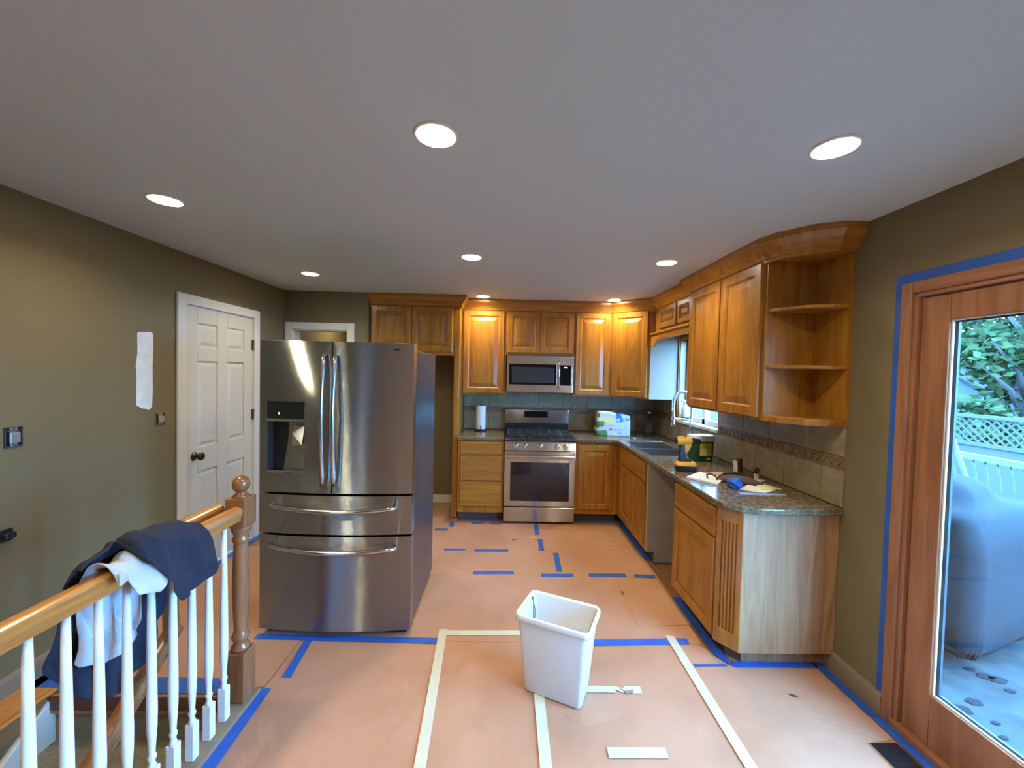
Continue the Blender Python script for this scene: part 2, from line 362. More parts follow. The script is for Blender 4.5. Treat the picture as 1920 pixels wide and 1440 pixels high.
# stairwell
st = emp('staircase', (0, 0, 0), kind='structure')
for i in range(7):
    z = -0.245-0.195*i; y1 = 1.95-0.25*i
    obj('riser', bx(WX0, WX1, y1, y1+.02, z, z+.245 if i == 0 else z+.195), carpet, st)
    obj('tread', bx(WX0, WX1, y1-.27, y1+.02, z-.03, z), carpet, st, bevel=.012)
obj('nosing', bx(WX0, WX1+.002, 1.922, 1.97, -.075, -.002), nosing, st, bevel=.006)
obj('side_board', bx(WX1-.002, WX1+.02, WY0, 1.95, -2.4, -.0), carpet, st)
b = BM(); prism_axis(b, [(1.95, -.005), (1.95, -.30), (0.3, -1.59), (0.3, -1.29)], WX0-.02, WX0+.012, 'X'); sk = obj('skirt_board', b, trimw, st, bevel=.004)
obj('well_side', bx(WX0-.03, WX0-.018, WY0, 1.95, -2.4, -.01), wallm, st)
b = BM(); box(b, XL+.014, WX0+.02, 0.2, 1.955, 0.0, .018); obj('ledge_board', b, railoak, st, bevel=.006)
obj('lower_floor', bx(XL-.1, 0.2, -3, 3.0, -2.65, -2.6), carpet, st)
obj('edge_board', bx(-1.302, -1.190, -0.4, 1.96, 0.0, .022), beige, st, bevel=.004)

# ---------------------------------------------------------------- left panel door
d1 = emp('door_1', (XL, DL0, 0), kind='structure')
b = BM()
for (y0, y1, z0, z1) in ((DL0-.075, DL0+.004, 0, DH+.07), (DL1-.004, DL1+.075, 0, DH+.07), (DL0+.004, DL1-.004, DH-.004, DH+.07)):
    box(b, XL+.0005, XL+.018, y0, y1, z0, z1)
obj('casing', b, trimw, d1, bevel=.005)
b = BM(); box(b, XL-.05, XL, DL0-.001, DL0+.012, 0, DH); box(b, XL-.05, XL, DL1-.012, DL1+.001, 0, DH); box(b, XL-.05, XL, DL0, DL1, DH-.012, DH+.001); obj('jamb', b, trimw, d1)
sl = obj('slab', bx(XL-.040, XL-.012, DL0+.015, DL1-.015, .012, DH-.015), white, d1)
ys = [DL0+.015, DL0+.125, DL0+.355, DL0+.445, DL0+.675, DL1-.015]
ya = DL0+.015; yb2 = DL1-.015; wv = .112; mid = (ya+yb2)/2
zs = [(.012, .25), (.80, .99), (1.66, 1.77), (1.955, DH-.015)]
b = BM(); X0, X1 = XL-.014, XL-.001
for (y0, y1) in ((ya, ya+wv), (mid-wv/2, mid+wv/2), (yb2-wv, yb2)): box(b, X0, X1, y0, y1, .012, DH-.015)
for (y0, y1) in ((ya+wv, mid-wv/2), (mid+wv/2, yb2-wv)):
    for z0, z1 in zs: box(b, X0, X1, y0, y1, z0, z1)
obj('stiles_and_rails', b, white, sl, bevel=.003)
Fd = frame_fn((XL-.013, 0, 0), (0, 1, 0), (1, 0, 0))
for (y0, y1) in ((ya+wv, mid-wv/2), (mid+wv/2, yb2-wv)):
    for (za, zb) in ((.25, .80), (.99, 1.66), (1.77, 1.955)):
        b = BM(); rings_mesh(b, Fd, y1-y0, zb-za, [(.004, 0), (.012, .001), (.040, .010), (.044, .010)], y0, za, True, True); obj('panel', b, white, sl)
b = BM(); lathe(b, [(.032, 0), (.032, .006), (.014, .010), (.012, .032), (.024, .040), (.031, .052), (.029, .064), (.015, .071), (.002, .073)], XL-.002, 3.06, .93, 18, 'X'); obj('knob', b, bronze, d1, smooth=True)
for z in (1.83, 1.18, .25):
    b = BM(); lathe(b, [(.008, z-.05), (.008, z+.05)], XL+.006, DL1-.004, 0, 10); box(b, XL-.001, XL+.003, DL1-.03, DL1-.004, z-.048, z+.048); obj('hinge', b, hingem, d1)
# ---------------------------------------------------------------- doorway casing at the back
d2 = emp('door_2', (O0, YL, 0), kind='structure')
b = BM()
for (x0, x1, z0, z1) in ((O0-.075, O0+.003, 0, OH+.07), (O1-.003, O1+.072, 0, OH+.07), (O0+.003, O1-.003, OH-.003, OH+.07)): box(b, x0, x1, YL-.018, YL-.0005, z0, z1)
obj('casing', b, trimw, d2, bevel=.005)
b = BM(); box(b, O0-.001, O0+.014, YL, YL+WT, 0, OH); box(b, O1-.014, O1+.001, YL, YL+WT, 0, OH); box(b, O0, O1, YL, YL+WT, OH-.014, OH+.001); obj('jamb', b, trimw, d2)

# ---------------------------------------------------------------- wood patio door
pd = emp('door_3', (XR, PD1, 0), kind='structure')
b = BM()
def casing_profile(b):
    for (y0, y1, z0, z1) in ((PD1-.006, PD1+.046, 0, PDH+.048), (PD0-.046, PD0+.006, 0, PDH+.048)): box(b, XR-.018, XR-.0005, y0, y1, z0, z1)
casing_profile(b); obj('side_casing', b, doorwood, pd, bevel=.006)
obj('head_casing', bx(XR-.018, XR-.0005, PD0+.006, PD1-.006, PDH-.006, PDH+.048), doorwoodY, pd, bevel=.006)
b = BM(); box(b, XR-.006, XR+WT, PD1-.024, PD1+.001, 0, PDH); box(b, XR-.006, XR+WT, PD0-.001, PD0+.024, 0, PDH); obj('side_jamb', b, doorwood, pd, bevel=.004)
obj('head_jamb', bx(XR-.006, XR+WT, PD0+.024, PD1-.024, PDH-.024, PDH+.001), doorwoodY, pd, bevel=.004)
obj('sill', bx(XR-.020, XR+WT+.03, PD0, PD1, -.02, .035), doorwoodY, pd, bevel=.004)
def sash(y0, y1, x0, x1):
    s = obj('sash', BM_sash(y0, y1, x0, x1), doorwood, pd, bevel=.005)
    gy0, gy1, gz0, gz1 = y0+.115, y1-.115, .262, 1.895
    b = BM()
    xm = (x0+x1)/2
    for (a0, a1, c0, c1) in ((gy0-.004, gy0+.006, gz0-.004, gz1+.004), (gy1-.006, gy1+.004, gz0-.004, gz1+.004), (gy0+.006, gy1-.006, gz0-.004, gz0+.006), (gy0+.006, gy1-.006, gz1-.006, gz1+.004)):
        box(b, xm-.012, xm-.004, a0, a1, c0, c1)
    obj('glazing_bead', b, trimw, s)
    b = BM()
    for (a0, a1, c0, c1) in ((gy0-.004, gy0+.014, gz0-.004, gz1+.004), (gy1-.014, gy1+.004, gz0-.004, gz1+.004), (gy0+.014, gy1-.014, gz0-.004, gz0+.012), (gy0+.014, gy1-.014, gz1-.012, gz1+.004)):
        box(b, xm+.0035, xm+.014, a0, a1, c0, c1)
    obj('spacer_bar', b, mat('dark spacer', (.03, .035, .045), .5), s)
    obj('glass', bx(xm-.003, xm+.003, gy0, gy1, gz0, gz1), glassm, s)
def BM_sash(y0, y1, x0, x1):
    b = BM(); g = .115
    box(b, x0, x1, y0, y0+g, .035, PDH-.026); box(b, x0, x1, y1-g, y1, .035, PDH-.026)
    box(b, x0, x1, y0+g, y1-g, .035, .262); box(b, x0, x1, y0+g, y1-g, 1.895, PDH-.026); return b
sash(0.835, PD1-.026, XR+.012, XR+.056)
sash(PD0+.026, 0.925, XR+.064, XR+.108)
# ---------------------------------------------------------------- kitchen window over the sink
w1 = emp('window_1', (XR, WY0_, WZ0), kind='structure')
b = BM(); box(b, XR-.001, XR+.07, WY0_-.001, WY0_+.018, WZ0, WZ1); box(b, XR-.001, XR+.07, WY1_-.018, WY1_+.001, WZ0, WZ1); box(b, XR-.001, XR+.07, WY0_, WY1_, WZ1-.018, WZ1+.001)
obj('jamb', b, oakZ, w1)
b = BM(); box(b, XR-.016, XR-.0005, WY1_-.008, WY1_+.045, WZ0-.02, WZ1+.05); obj('casing', b, oakZ, w1, bevel=.004)
obj('sill', bx(XR-.03, XR+.10, WY0_-.02, WY1_+.02, WZ0-.025, WZ0+.004), trimw, w1, bevel=.004)
b = BM(); f0 = XR+.07
for (y0, y1, z0, z1) in ((WY0_, WY0_+.05, WZ0, WZ1), (WY1_-.05, WY1_, WZ0, WZ1), (WY0_, WY1_, WZ0+.004, WZ0+.05), (WY0_, WY1_, WZ1-.05, WZ1), (WY0_+.385, WY0_+.435, WZ0, WZ1)): box(b, f0, f0+.05, y0, y1, z0, z1)
obj('sash_frame', b, trimw, w1)
for (y0, y1) in ((WY0_+.05, WY0_+.385), (WY0_+.435, WY1_-.05)): obj('glass', bx(f0+.02, f0+.026, y0, y1, WZ0+.05, WZ1-.05), glassm, w1)

# ================================================================== recessed lights
LP = [(-1.715, 2.03, 'leftmost one, above the white patch'), (-1.715, 3.5, 'in front of the small doorway in the back corner'),
      (-.26, 1.41, 'largest near the middle of the ceiling'), (-.26, 2.865, 'mid ceiling in front of the range'), (-.26, 4.33, 'before the cabinet left of the microwave'),
      (1.15, 1.405, 'large one nearest the patio door'), (1.15, 2.87, 'beside the right wall cabinets'), (1.177, 4.34, 'just in front of the diagonal corner cabinet')]
lensm = bpy.data.materials.new('lit lamp lens'); lensm.use_nodes = True
_n = lensm.node_tree; _n.nodes.remove(_n.nodes['Principled BSDF']); _e = _n.nodes.new('ShaderNodeEmission'); _e.inputs[0].default_value = (1.0, .93, .78, 1); _e.inputs[1].default_value = 40
_n.links.new(_e.outputs[0], _n.nodes['Material Output'].inputs[0])
def lamp_fixture(x, y, txt, named=True):
    t = emp('recessed_light', (x, y, ZC), 0, 'round white recessed ceiling light, '+txt, 'ceiling light', 'recessed ceiling lights')
    b = BM(); lathe(b, [(.066, -.002), (.068, -.008), (.076, -.005), (.078, 0.0)], x, y, ZC, 32, cap=False); obj('trim_ring', b, trimw, t, smooth=True)
    b = BM(); lathe(b, [(.001, -.0085), (.067, -.0085), (.067, -.004), (.001, -.004)], x, y, ZC, 32); obj('lens', b, lensm, t)
    l = bpy.data.lights.new('downlight', 'AREA'); l.shape = 'DISK'; l.size = .12; l.energy = LAMP_W; l.color = LAMP_COL; l.spread = math.radians(145)
    lo = bpy.data.objects.new('downlight', l); C.objects.link(lo); lo.parent = t; lo.location = (0, 0, -.014)
for x, y, t in LP: lamp_fixture(x, y, t)
for x, y, t in ((-.26, -.05, 'the added unseen one overhead at the middle just behind the viewer'), (1.15, -.05, 'the added unseen one behind the viewer near the patio door'), (-1.715, .57, 'the unseen one over the stairwell left of the viewer'), (-1.715, -.9, 'the unseen one over the stair foot behind the viewer'), (.45, -1.6, 'the added unseen one nearest the rear wall')): lamp_fixture(x, y, t)  # unseen lights added to carry on the grid, brighten foreground and fridge reflections

lamp_fixture(-2.0, 5.35, 'the added unseen one in the hall past the small doorway')  # unseen light added to brighten the hall behind the doorway
# ================================================================== floor paper
def sheet(x0, x1, y0, y1, z, label, poly=None):
    b = BM(); prism(b, poly or [(x0, y0), (x1, y0), (x1, y1), (x0, y1)], z, z+.0012)
    return tagit(obj('rosin_paper_sheet', b, paperm), label, 'floor paper', 'rosin paper sheets on the floor')
sheet(0, 0, 0, 0, .0004, 'pinkish paper sheet on the floor under the white bin', [(-1.185, -2.5), (1.80, -2.5), (1.80, 1.47), (1.66, 1.47), (1.66, 1.70), (1.80, 1.72), (1.80, 2.165), (1.30, 2.165), (1.20, 2.36), (-1.185, 2.36)])
sheet(0, 0, 0, 0, .0020, 'orange brown paper sheet on the floor between bin and range, under the refrigerator', [(-2.33, 1.985), (-1.19, 1.985), (-1.19, 2.34), (1.23, 2.34), (1.27, 3.135), (-1.49, 3.145), (-2.33, 3.12)])
sheet(0, 0, 0, 0, .0034, 'strip of orange paper across the floor in front of the sink cabinet', [(-2.33, 3.11), (1.27, 3.12), (1.27, 3.56), (-2.33, 3.57)])
sheet(0, 0, 0, 0, .0004, 'orange paper sheet on the floor right in front of the range', [(-1.48, 3.55), (1.27, 3.54), (1.27, 4.22), (-.5, 4.22), (-.62, 4.22), (-.62, 4.82), (-1.48, 4.82)])
sheet(0, 0, 0, 0, .0046, 'small paper patch on the floor beside the near base cabinet', [(.90, 2.50), (1.26, 2.52), (1.265, 2.805), (.895, 2.800)])

TZ = .0062
def tape(pts, label, m=blue, z=TZ, name=None, group=None):
    b = BM(); prism(b, pts, z, z+.0006)
    return tagit(obj(name or ('masking_tape' if m is masking else 'painter_tape'), b, m), label, 'tape', group or ('cream tape on the floor' if m is masking else 'blue tape on the floor'))
def strip(p, q, w=.048, **k):
    p, q = Vector(p), Vector(q); d = (q-p).normalized(); n = Vector((-d.y, d.x))*w/2
    j = lambda: d*random.uniform(-.006, .006)
    return [tuple(v) for v in (p-n+j(), p+n+j(), q+n+j(), q-n+j())]
tape(strip((-.353, 2.444), (-.296, 1.2), .050), 'long cream tape strip running toward the viewer left of the bin', masking, TZ+.0008)
tape(strip((-.325, 2.412), (.130, 2.420), .046), 'cream tape strip running crosswise behind the bin', masking)
tape(strip((1.062, 2.402), (1.060, 1.2), .052), 'long cream tape strip running toward the viewer right of the bin', masking, TZ+.0008)
tape(strip((.207, 2.02), (.202, 1.2), .051), 'cream tape strip coming out from under the front of the bin', masking)
tape(strip((.474, 1.644), (.732, 1.645), .048), 'short lone cream tape piece nearest the viewer', masking)
tape([(.40, 1.965), (.60, 1.964), (.605, 1.985), (.635, 1.962), (.655, 1.975), (.69, 1.96), (.735, 1.960), (.739, 2.006), (.66, 2.006), (.645, 1.992), (.60, 2.006), (.40, 2.006)], 'torn cream tape piece right of the bin', masking)
tape(strip((.50, 2.337), (1.157, 2.36), .052), 'blue tape strip running right from behind the bin')
tape(strip((-1.46, 2.362), (-.372, 2.340), .048), 'long blue tape strip along the front of the refrigerator')
tape(strip((-1.138, 2.328), (-1.111, 2.046), .046), 'short blue tape strip pointing away from the refrigerator front')
tape(strip((.364, 4.20), (.358, 3.917), .047), 'blue tape strip starting at the foot of the range')
tape(strip((.376, 3.816), (.371, 3.573), .045), 'blue tape strip second from the range')
tape(strip((.492, 3.523), (.479, 3.189), .048), 'blue tape strip third from the range, set further right')
tape(strip((-.222, 3.153), (.104, 3.162), .050), 'blue crosswise tape strip right of the refrigerator foot')
tape(strip((.324, 3.126), (.585, 3.133), .048), 'blue crosswise tape strip behind the bin, left of two')
tape(strip((.710, 3.138), (1.016, 3.145), .048), 'blue crosswise tape strip behind the bin, right of two')
tape(strip((1.080, 3.138), (1.245, 3.130), .048), 'blue crosswise tape piece at the sink cabinet foot')
tape(strip((-.521, 3.56), (-.330, 3.564), .036), 'short thin blue tape piece beside the refrigerator side')
tape(strip((-.244, 3.552), (.059, 3.558), .050), 'thin blue crosswise tape strip midway to the range')
tape(strip((-.540, 4.235), (-.525, 4.100), .045), 'small blue tape piece at the foot of the tall oak panel')
tape(strip((-.69, 4.02), (-.556, 4.022), .040), 'small blue tape piece next to the refrigerator back corner')
tape(strip((-.323, 4.205), (-.191, 4.207), .030), 'small blue tape piece under the drawer cabinet, left one')
tape(strip((-.121, 4.198), (-.002, 4.202), .030), 'small blue tape piece under the drawer cabinet, next to the range')
tape(strip((1.10, 2.160), (1.285, 2.165), .018), 'thin blue tape sliver at the near cabinet corner')
tape([(-1.145, 1.972), (-1.195, 1.972), (-1.183, 1.2), (-1.125, 1.2)], 'bright blue tape along the foot of the stair railing')
tape(strip((-2.36, 1.99), (-1.30, 1.985), .10), 'wide blue tape across the top of the stairs')
tape([(-2.355, 1.96), (-2.30, 1.96), (-2.30, 2.89), (-2.355, 2.89)], 'blue tape along the left baseboard')
tape([(-2.350, 2.90), (-2.30, 2.90), (-2.30, 3.84), (-2.350, 3.84)], 'blue tape along the foot of the white panel door')
tape([(1.845, 1.84), (1.795, 1.84), (1.79, 2.19), (1.845, 2.19)], 'blue tape along the right baseboard beside the patio door')
tape([(1.852, 1.0), (1.805, 1.0), (1.802, 1.835), (1.852, 1.835)], 'blue tape along the foot of the patio door')
tape([(1.335, 2.194), (1.80, 2.194), (1.80, 2.148), (1.32, 2.148)], 'bright blue tape along the foot of the base cabinet end')
tape([(1.320, 2.150), (1.255, 2.245), (1.258, 2.84), (1.322, 2.84), (1.322, 2.24)], 'blue tape along the toe kick of the near base cabinet')
tape([(1.322, 3.40), (1.268, 3.42), (1.262, 4.24), (1.322, 4.31)], 'blue tape along the toe kick of the sink cabinet')
tape([(1.322, 3.352), (1.78, 3.352), (1.78, 3.392), (1.322, 3.392)], 'blue tape across the empty dishwasher gap')
tape([(.79, 4.28), (1.32, 4.28), (1.32, 4.335), (.79, 4.335)], 'blue tape along the toe kick right of the range')
tape([(-.49, 4.28), (-.005, 4.28), (-.005, 4.335), (-.49, 4.335)], 'blue tape along the toe kick of the drawer cabinet')
# tape on the wall round the patio door and on toe kicks
pt = emp('painter_tape', (XR, PD1+.05, 0), 0, 'blue tape border on the wall around the patio door frame', 'tape', 'blue tape on the floor')
obj('side_strip', bx(XR-.0022, XR-.0006, PD1+.0465, PD1+.085, 0.02, PDH+.09), blue, pt)
obj('top_strip', bx(XR-.0024, XR-.0006, PD0-.04, PD1+.0465, PDH+.0485, PDH+.092), blue, pt)

def scrap(pts, z, label, m, name='paper_scrap'):
    b = BM(); a = [b.verts.new((x, y, zz)) for x, y, zz in pts]; b.faces.new(a)
    o = obj(name, b, m, solid=.0008); return tagit(o, label, 'scrap', 'bits of torn paper on the floor')
brownp = mat('torn brown paper', (0.22, 0.12, 0.06), 0.7)
darkp = mat('dark debris', (0.08, 0.055, 0.045), 0.7)
scrap([(.09, 3.80, .008), (.12, 3.775, .008), (.17, 3.80, .022), (.14, 3.785, .02)], 0, 'curled brown paper scrap on the floor before the range', brownp)
scrap([(.26, 3.845, .008), (.31, 3.830, .008), (.34, 3.85, .02), (.30, 3.845, .014)], 0, 'pale curled paper scrap beside the tape before the range', masking)
scrap([(1.495, 1.965, .0075), (1.515, 1.945, .0075), (1.535, 1.945, .010), (1.512, 1.965, .0075)], 0, 'dark wood splinter on the floor near the base cabinet end', darkp)
scrap([(.62, 1.995, .0082), (.655, 1.975, .0082), (.70, 1.985, .0082), (.69, 1.965, .0082), (.655, 1.955, .0082), (.64, 1.975, .0082)], 0, 'grey torn hole in the cream tape right of the bin', mat('grey subfloor', (.25, .2, .17), .8))
scrap([(.905, 2.91, .0075), (.915, 2.905, .0075), (.915, 2.86, .0075), (.91, 2.85, .0075)], 0, 'thin dark slit in the paper behind the bin', darkp)
# floor register
fr = emp('floor_register', (1.735, 1.53, .0), 0, 'black metal floor register showing through the torn paper by the patio door', 'floor vent')
obj('frame', bx(1.675, 1.795, 1.44, 1.70, -.001, .0035), black, fr)
for k in range(7): obj('louver', bx(1.685, 1.785, 1.455+.033*k, 1.472+.033*k, .0035, .006), black, fr)

# ================================================================== base cabinets
def toe(parent, x0, x1, y0, y1): obj('toe_kick', bx(x0, x1, y0, y1, 0.0, .10), toem, parent)
FB = frame_fn((0, YF, 0), (1, 0, 0), (0, -1, 0))          # back run faces camera
FR = frame_fn((XF, 0, 0), (0, 1, 0), (-1, 0, 0))          # right run faces left
CT0 = ZT-.038                                             # underside of worktop
# drawer base left of the range
SX0, SX1 = 0.012, 0.776
bc = emp('base_cabinet', (-.49, YF, 0), 0, 'oak base cabinet with three drawers left of the range', 'cabinet')
obj('carcass', bx(-.492, 0.004, YF, YB-.02, .10, CT0), oakZ, bc); toe(bc, -.492, .004, YF+.075, YB-.02)
for z0, z1 in ((.735, .875), (.452, .722), (.168, .438)): slab_front(bc, FB, -.468, z0, .452, z1-z0, oakX)
# door base right of the range up to the corner
bc = emp('base_cabinet', (.79, YF, 0), 0, 'oak base cabinet with a single raised panel door right of the range', 'cabinet')
obj('carcass', bx(.784, XF-.001, YF, YB-.02, .10, CT0), oakZ, bc); toe(bc, .784, XF-.001, YF+.075, YB-.02)
cab_door(bc, FB, .815, .155, .370, .700)
# sink base
Y_S0, Y_S1 = 3.37, YF
bc = emp('base_cabinet', (XF, Y_S0, 0), 0, 'oak sink base cabinet with two doors under the double sink', 'cabinet')
b = BM(); box(b, XF, XR-.01, Y_S0, Y_S0+.02, .10, CT0); box(b, XF+.075, XR-.01, Y_S0, Y_S0+.02, 0, .10); obj('side_panel', b, greyp, bc)
b = BM(); box(b, XF, XF+.02, Y_S0+.02, Y_S1+.01, .10, CT0); box(b, XF+.02, XR-.01, Y_S0+.02, Y_S1, .10, .12); obj('face_frame', b, oakZ, bc)
obj('toe_kick', bx(XF+.075, XF+.09, Y_S0+.02, YF+.09, 0.0, .10), toem, bc)
fd = slab_front(bc, FR, Y_S0+.05, .70, .70, .165, oakY, 'false_drawer_front')
b = BM(); box(b, XF-.036, XF-.020, 3.745, 3.775, .785, .793); obj('catch', b, oakY, fd)
cab_door(bc, FR, Y_S0+.05, .14, .345, .545); cab_door(bc, FR, Y_S0+.405, .14, .345, .545)
# near cabinet
Y_N0, Y_N1 = 2.245, 2.805
bc = emp('base_cabinet', (XF, Y_N0, 0), 0, 'oak base cabinet with one drawer, one door and fluted corner nearest the patio door', 'cabinet')
cf = .085
pts = [(XF, Y_N0), (XF+.075, Y_N0-.105), (XR-.004, Y_N0-.105), (XR-.004, Y_N1), (XF, Y_N1)]
b = BM(); prism(b, pts, .10, CT0); obj('carcass', b, oakZ, bc)
b = BM(); prism(b, [(XF+.075, Y_N0+.02), (XF+.13, Y_N0-.045), (XR-.004, Y_N0-.045), (XR-.004, Y_N1-.002), (XF+.075, Y_N1-.002)], 0, .10); obj('toe_kick', b, toem, bc)
obj('side_panel', bx(XF+.078, XR-.003, Y_N0-.111, Y_N0-.1045, .095, CT0), endpan, bc)
obj('skirt', bx(XF+.130, XR-.004, Y_N0-.049, Y_N0-.0445, 0, .10), endpan, bc)
slab_front(bc, FR, Y_N0+.012, .700, .545, .165, oakY)
cab_door(bc, FR, Y_N0+.012, .118, .545, .565)
# fluted pilaster
p0 = Vector((XF-.004, Y_N0+.004, 0)); p1 = Vector((XF+.078, Y_N0-.111, 0)); dd = (p1-p0); wpl = dd.length; dd.normalize(); nn = Vector((dd.y, -dd.x, 0))
if nn.x > 0: nn = -nn
FPl = frame_fn(p0, dd, nn)
prof = [(0, -.010), (0, .010)]; nf = 5; m0 = .022; fwid = (wpl-2*m0)/nf
for k in range(nf):
    a0 = m0+k*fwid+.004; a1 = m0+(k+1)*fwid-.004
    for q in range(6):
        t = q/5; prof.append((a0+(a1-a0)*t, .010-.013*math.sin(PI*t)))
prof += [(wpl, .010), (wpl, -.010)]
b = BM(); A = [b.verts.new(FPl(a, d, .19)) for a, d in prof]; B = [b.verts.new(FPl(a, d, CT0-.075)) for a, d in prof]
for i in range(len(prof)-1): b.faces.new((A[i], A[i+1], B[i+1], B[i]))
quadbox(b, FPl, 0, wpl, -.010, .010, .10, .19); quadbox(b, FPl, 0, wpl, -.010, .010, CT0-.075, CT0)
obj('fluted_pilaster', b, oakZ, bc)

# ================================================================== worktops
def worktop(name, outer, label, hole=None):
    """outer ccw polygon, bullnose edge via bevel"""
    b = BM()
    if hole is None:
        prism(b, outer, CT0, ZT)
    else:
        hx0, hx1, hy0, hy1 = hole
        vo = [(x, y) for x, y in outer]
        import mathutils.geometry as mg
        loops = [[Vector((x, y, 0)) for x, y in vo], [Vector((x, y, 0)) for x, y in ((hx0, hy0), (hx0, hy1), (hx1, hy1), (hx1, hy0))]]
        tris = mg.tessellate_polygon(loops); allp = vo+[(hx0, hy0), (hx0, hy1), (hx1, hy1), (hx1, hy0)]
        T = [b.verts.new((x, y, ZT)) for x, y in allp]; U = [b.verts.new((x, y, CT0)) for x, y in allp]
        for t in tris: b.faces.new([T[i] for i in t]); b.faces.new([U[i] for i in t])
        n = len(vo)
        for rng in (range(n), range(n, n+4)):
            r = list(rng)
            for i in range(len(r)): b.faces.new((T[r[i]], T[r[(i+1) % len(r)]], U[r[(i+1) % len(r)]], U[r[i]]))
    o = obj(name, b, granite, bevel=.010, seg=3); return tagit(o, label, 'worktop')
worktop('worktop', [(-.500, YF-.028), (.006, YF-.028), (.006, YB-.012), (-.500, YB-.012)], 'short speckled brown granite worktop left of the range')
SKX0, SKX1, SKY0, SKY1 = 1.305, 1.70, 3.45, 4.20
cfr = XF-.032
arc = [(XR-.012, 2.10), (XR-.012, YB-.012), (.782, YB-.012), (.782, YF-.028), (cfr-.035, YF-.028), (cfr, YF-.075), (cfr, 2.235), (cfr+.022, 2.185), (1.315, 2.120), (1.40, 2.090), (1.52, 2.083)]
worktop('worktop', arc[::-1], 'long L-shaped brown granite worktop holding the sink and drill', (SKX0, SKX1, SKY0, SKY1))
# sink
sk = emp('sink', (SKX0, SKY0, ZT-.2), 0, 'grey double bowl undermount sink in the granite worktop', 'sink')
sinkm = mat('dark satin sink steel', (0.36, 0.36, 0.365), 0.3, 0.9)
def bowl(y0, y1):
    b = BM(); x0, x1, zb, zt, t = SKX0+.004, SKX1-.004, ZT-.20, ZT-.012, .006
    box(b, x0, x1, y0, y1, zb-t, zb); box(b, x0, x0+t, y0, y1, zb, zt); box(b, x1-t, x1, y0, y1, zb, zt); box(b, x0+t, x1-t, y0, y0+t, zb, zt); box(b, x0+t, x1-t, y1-t, y1, zb, zt)
    o = obj('bowl', b, sinkm, sk)
    b = BM(); lathe(b, [(.045, zb), (.045, zb+.003), (.03, zb+.004), (.002, zb+.002)], (x0+x1)/2, (y0+y1)/2, 0, 18); obj('drain', b, chrome, o)
bowl(SKY0+.004, 3.815); bowl(3.840, SKY1-.004)
obj('divider', bx(SKX0+.004, SKX1-.004, 3.814, 3.841, ZT-.10, ZT-.022), steelp, sk, bevel=.006)

# ================================================================== backsplash tiles
def tiles(F, a0, a1, zr, wid, parent, m, nm='tile', th=.008, gap=.004, skip=None):
    a = a0
    while a < a1-.01:
        e = min(a+wid, a1)
        if not (skip and skip(a, e, zr)):
            b = BM(); w = e-a-gap; h = zr[1]-zr[0]-gap
            if w > .01: rings_mesh(b, F, w, h, [(0, .001), (0, th-.002), (.002, th)], a+gap/2, zr[0]+gap/2, True, True); obj(nm, b, m, parent)
        a = e
def border(F, a0, a1, z0, z1, parent, wid=.102):
    a = a0
    while a < a1-.01:
        e = min(a+wid, a1); b = BM(); h = z1-z0
        quadbox(b, F, a+.001, e-.001, .001, .007, z0+.001, z1-.001)
        quadbox(b, F, a+.001, e-.001, .007, .012, z0+.001, z0+.010); quadbox(b, F, a+.001, e-.001, .007, .012, z1-.010, z1-.001)
        n = max(1, round((e-a)/.051)); s = (e-a)/n
        for k in range(n):
            for dirn in (0, 1):
                q0 = a+k*s; zA, zB = (z0+.010, z1-.010) if dirn == 0 else (z1-.010, z0+.010)
                w = .005; pp = [(q0, zA), (q0+w*1.6, zA), (q0+s, zB), (q0+s-w*1.6, zB)]
                lo = [b.verts.new(F(x, .007, z)) for x, z in pp]; hi = [b.verts.new(F(x, .0125+.001*dirn, z)) for x, z in pp]
                b.faces.new(hi)
                for i in range(4): b.faces.new((lo[i], lo[(i+1) % 4], hi[(i+1) % 4], hi[i]))
        obj('border_tile', b, borderm, parent); a = e
BZ0, BZ1 = 1.135, 1.205
FBs = frame_fn((0, YB-.002, 0), (1, 0, 0), (0, -1, 0)); FRs = frame_fn((XR-.002, 0, 0), (0, 1, 0), (-1, 0, 0))
bs = emp('wall_tiling_back', (0, YB, ZT), kind='structure')
obj('grout_bed', bx(-.500, XR-.004, YB-.006, YB-.0005, ZT+.001, 1.40), grout, bs)
tiles(FBs, -.500, XR-.012, (ZT+.002, BZ0), .305, bs, tilem, th=.011)
border(FBs, -.500, XR-.012, BZ0, BZ1, bs)
tiles(FBs, -.500+.0, XR-.012, (BZ1, 1.40), .305, bs, tilem, th=.011)
bs = emp('wall_tiling_right', (XR, 2.1, ZT), kind='structure')
obj('grout_bed', bx(XR-.006, XR-.0005, 2.115, WY0_-.02, ZT+.001, 1.385), grout, bs); obj('grout_bed', bx(XR-.006, XR-.0005, WY0_-.02, YB-.008, ZT+.001, WZ0-.028), grout, bs); obj('grout_bed', bx(XR-.006, XR-.0005, WY1_+.05, YB-.008, WZ0-.028, 1.385), grout, bs)
tiles(FRs, 2.115, 2.265, (ZT+.002, BZ0), .15, bs, tilem, th=.011)
tiles(FRs, 2.265, WY0_-.02, (ZT+.002, BZ0), .305, bs, tilem, th=.011); tiles(FRs, WY0_-.02, YB-.014, (ZT+.002, BZ0), .305, bs, tilem, th=.011)
border(FRs, 2.115, WY0_-.021, BZ0, BZ1, bs)
tiles(FRs, 2.115, WY0_-.021, (BZ1, 1.385), .305, bs, tilem, th=.011)
border(FRs, WY1_+.055, YB-.014, BZ0, BZ1, bs); tiles(FRs, WY1_+.055, YB-.014, (BZ1, 1.385), .305, bs, tilem, th=.011)

# ================================================================== wall cabinets
FU = frame_fn((0, YU, 0), (1, 0, 0), (0, -1, 0))
FUR = frame_fn((XU, 0, 0), (0, 1, 0), (-1, 0, 0))
DZ0, DZ1 = 1.388, 2.325
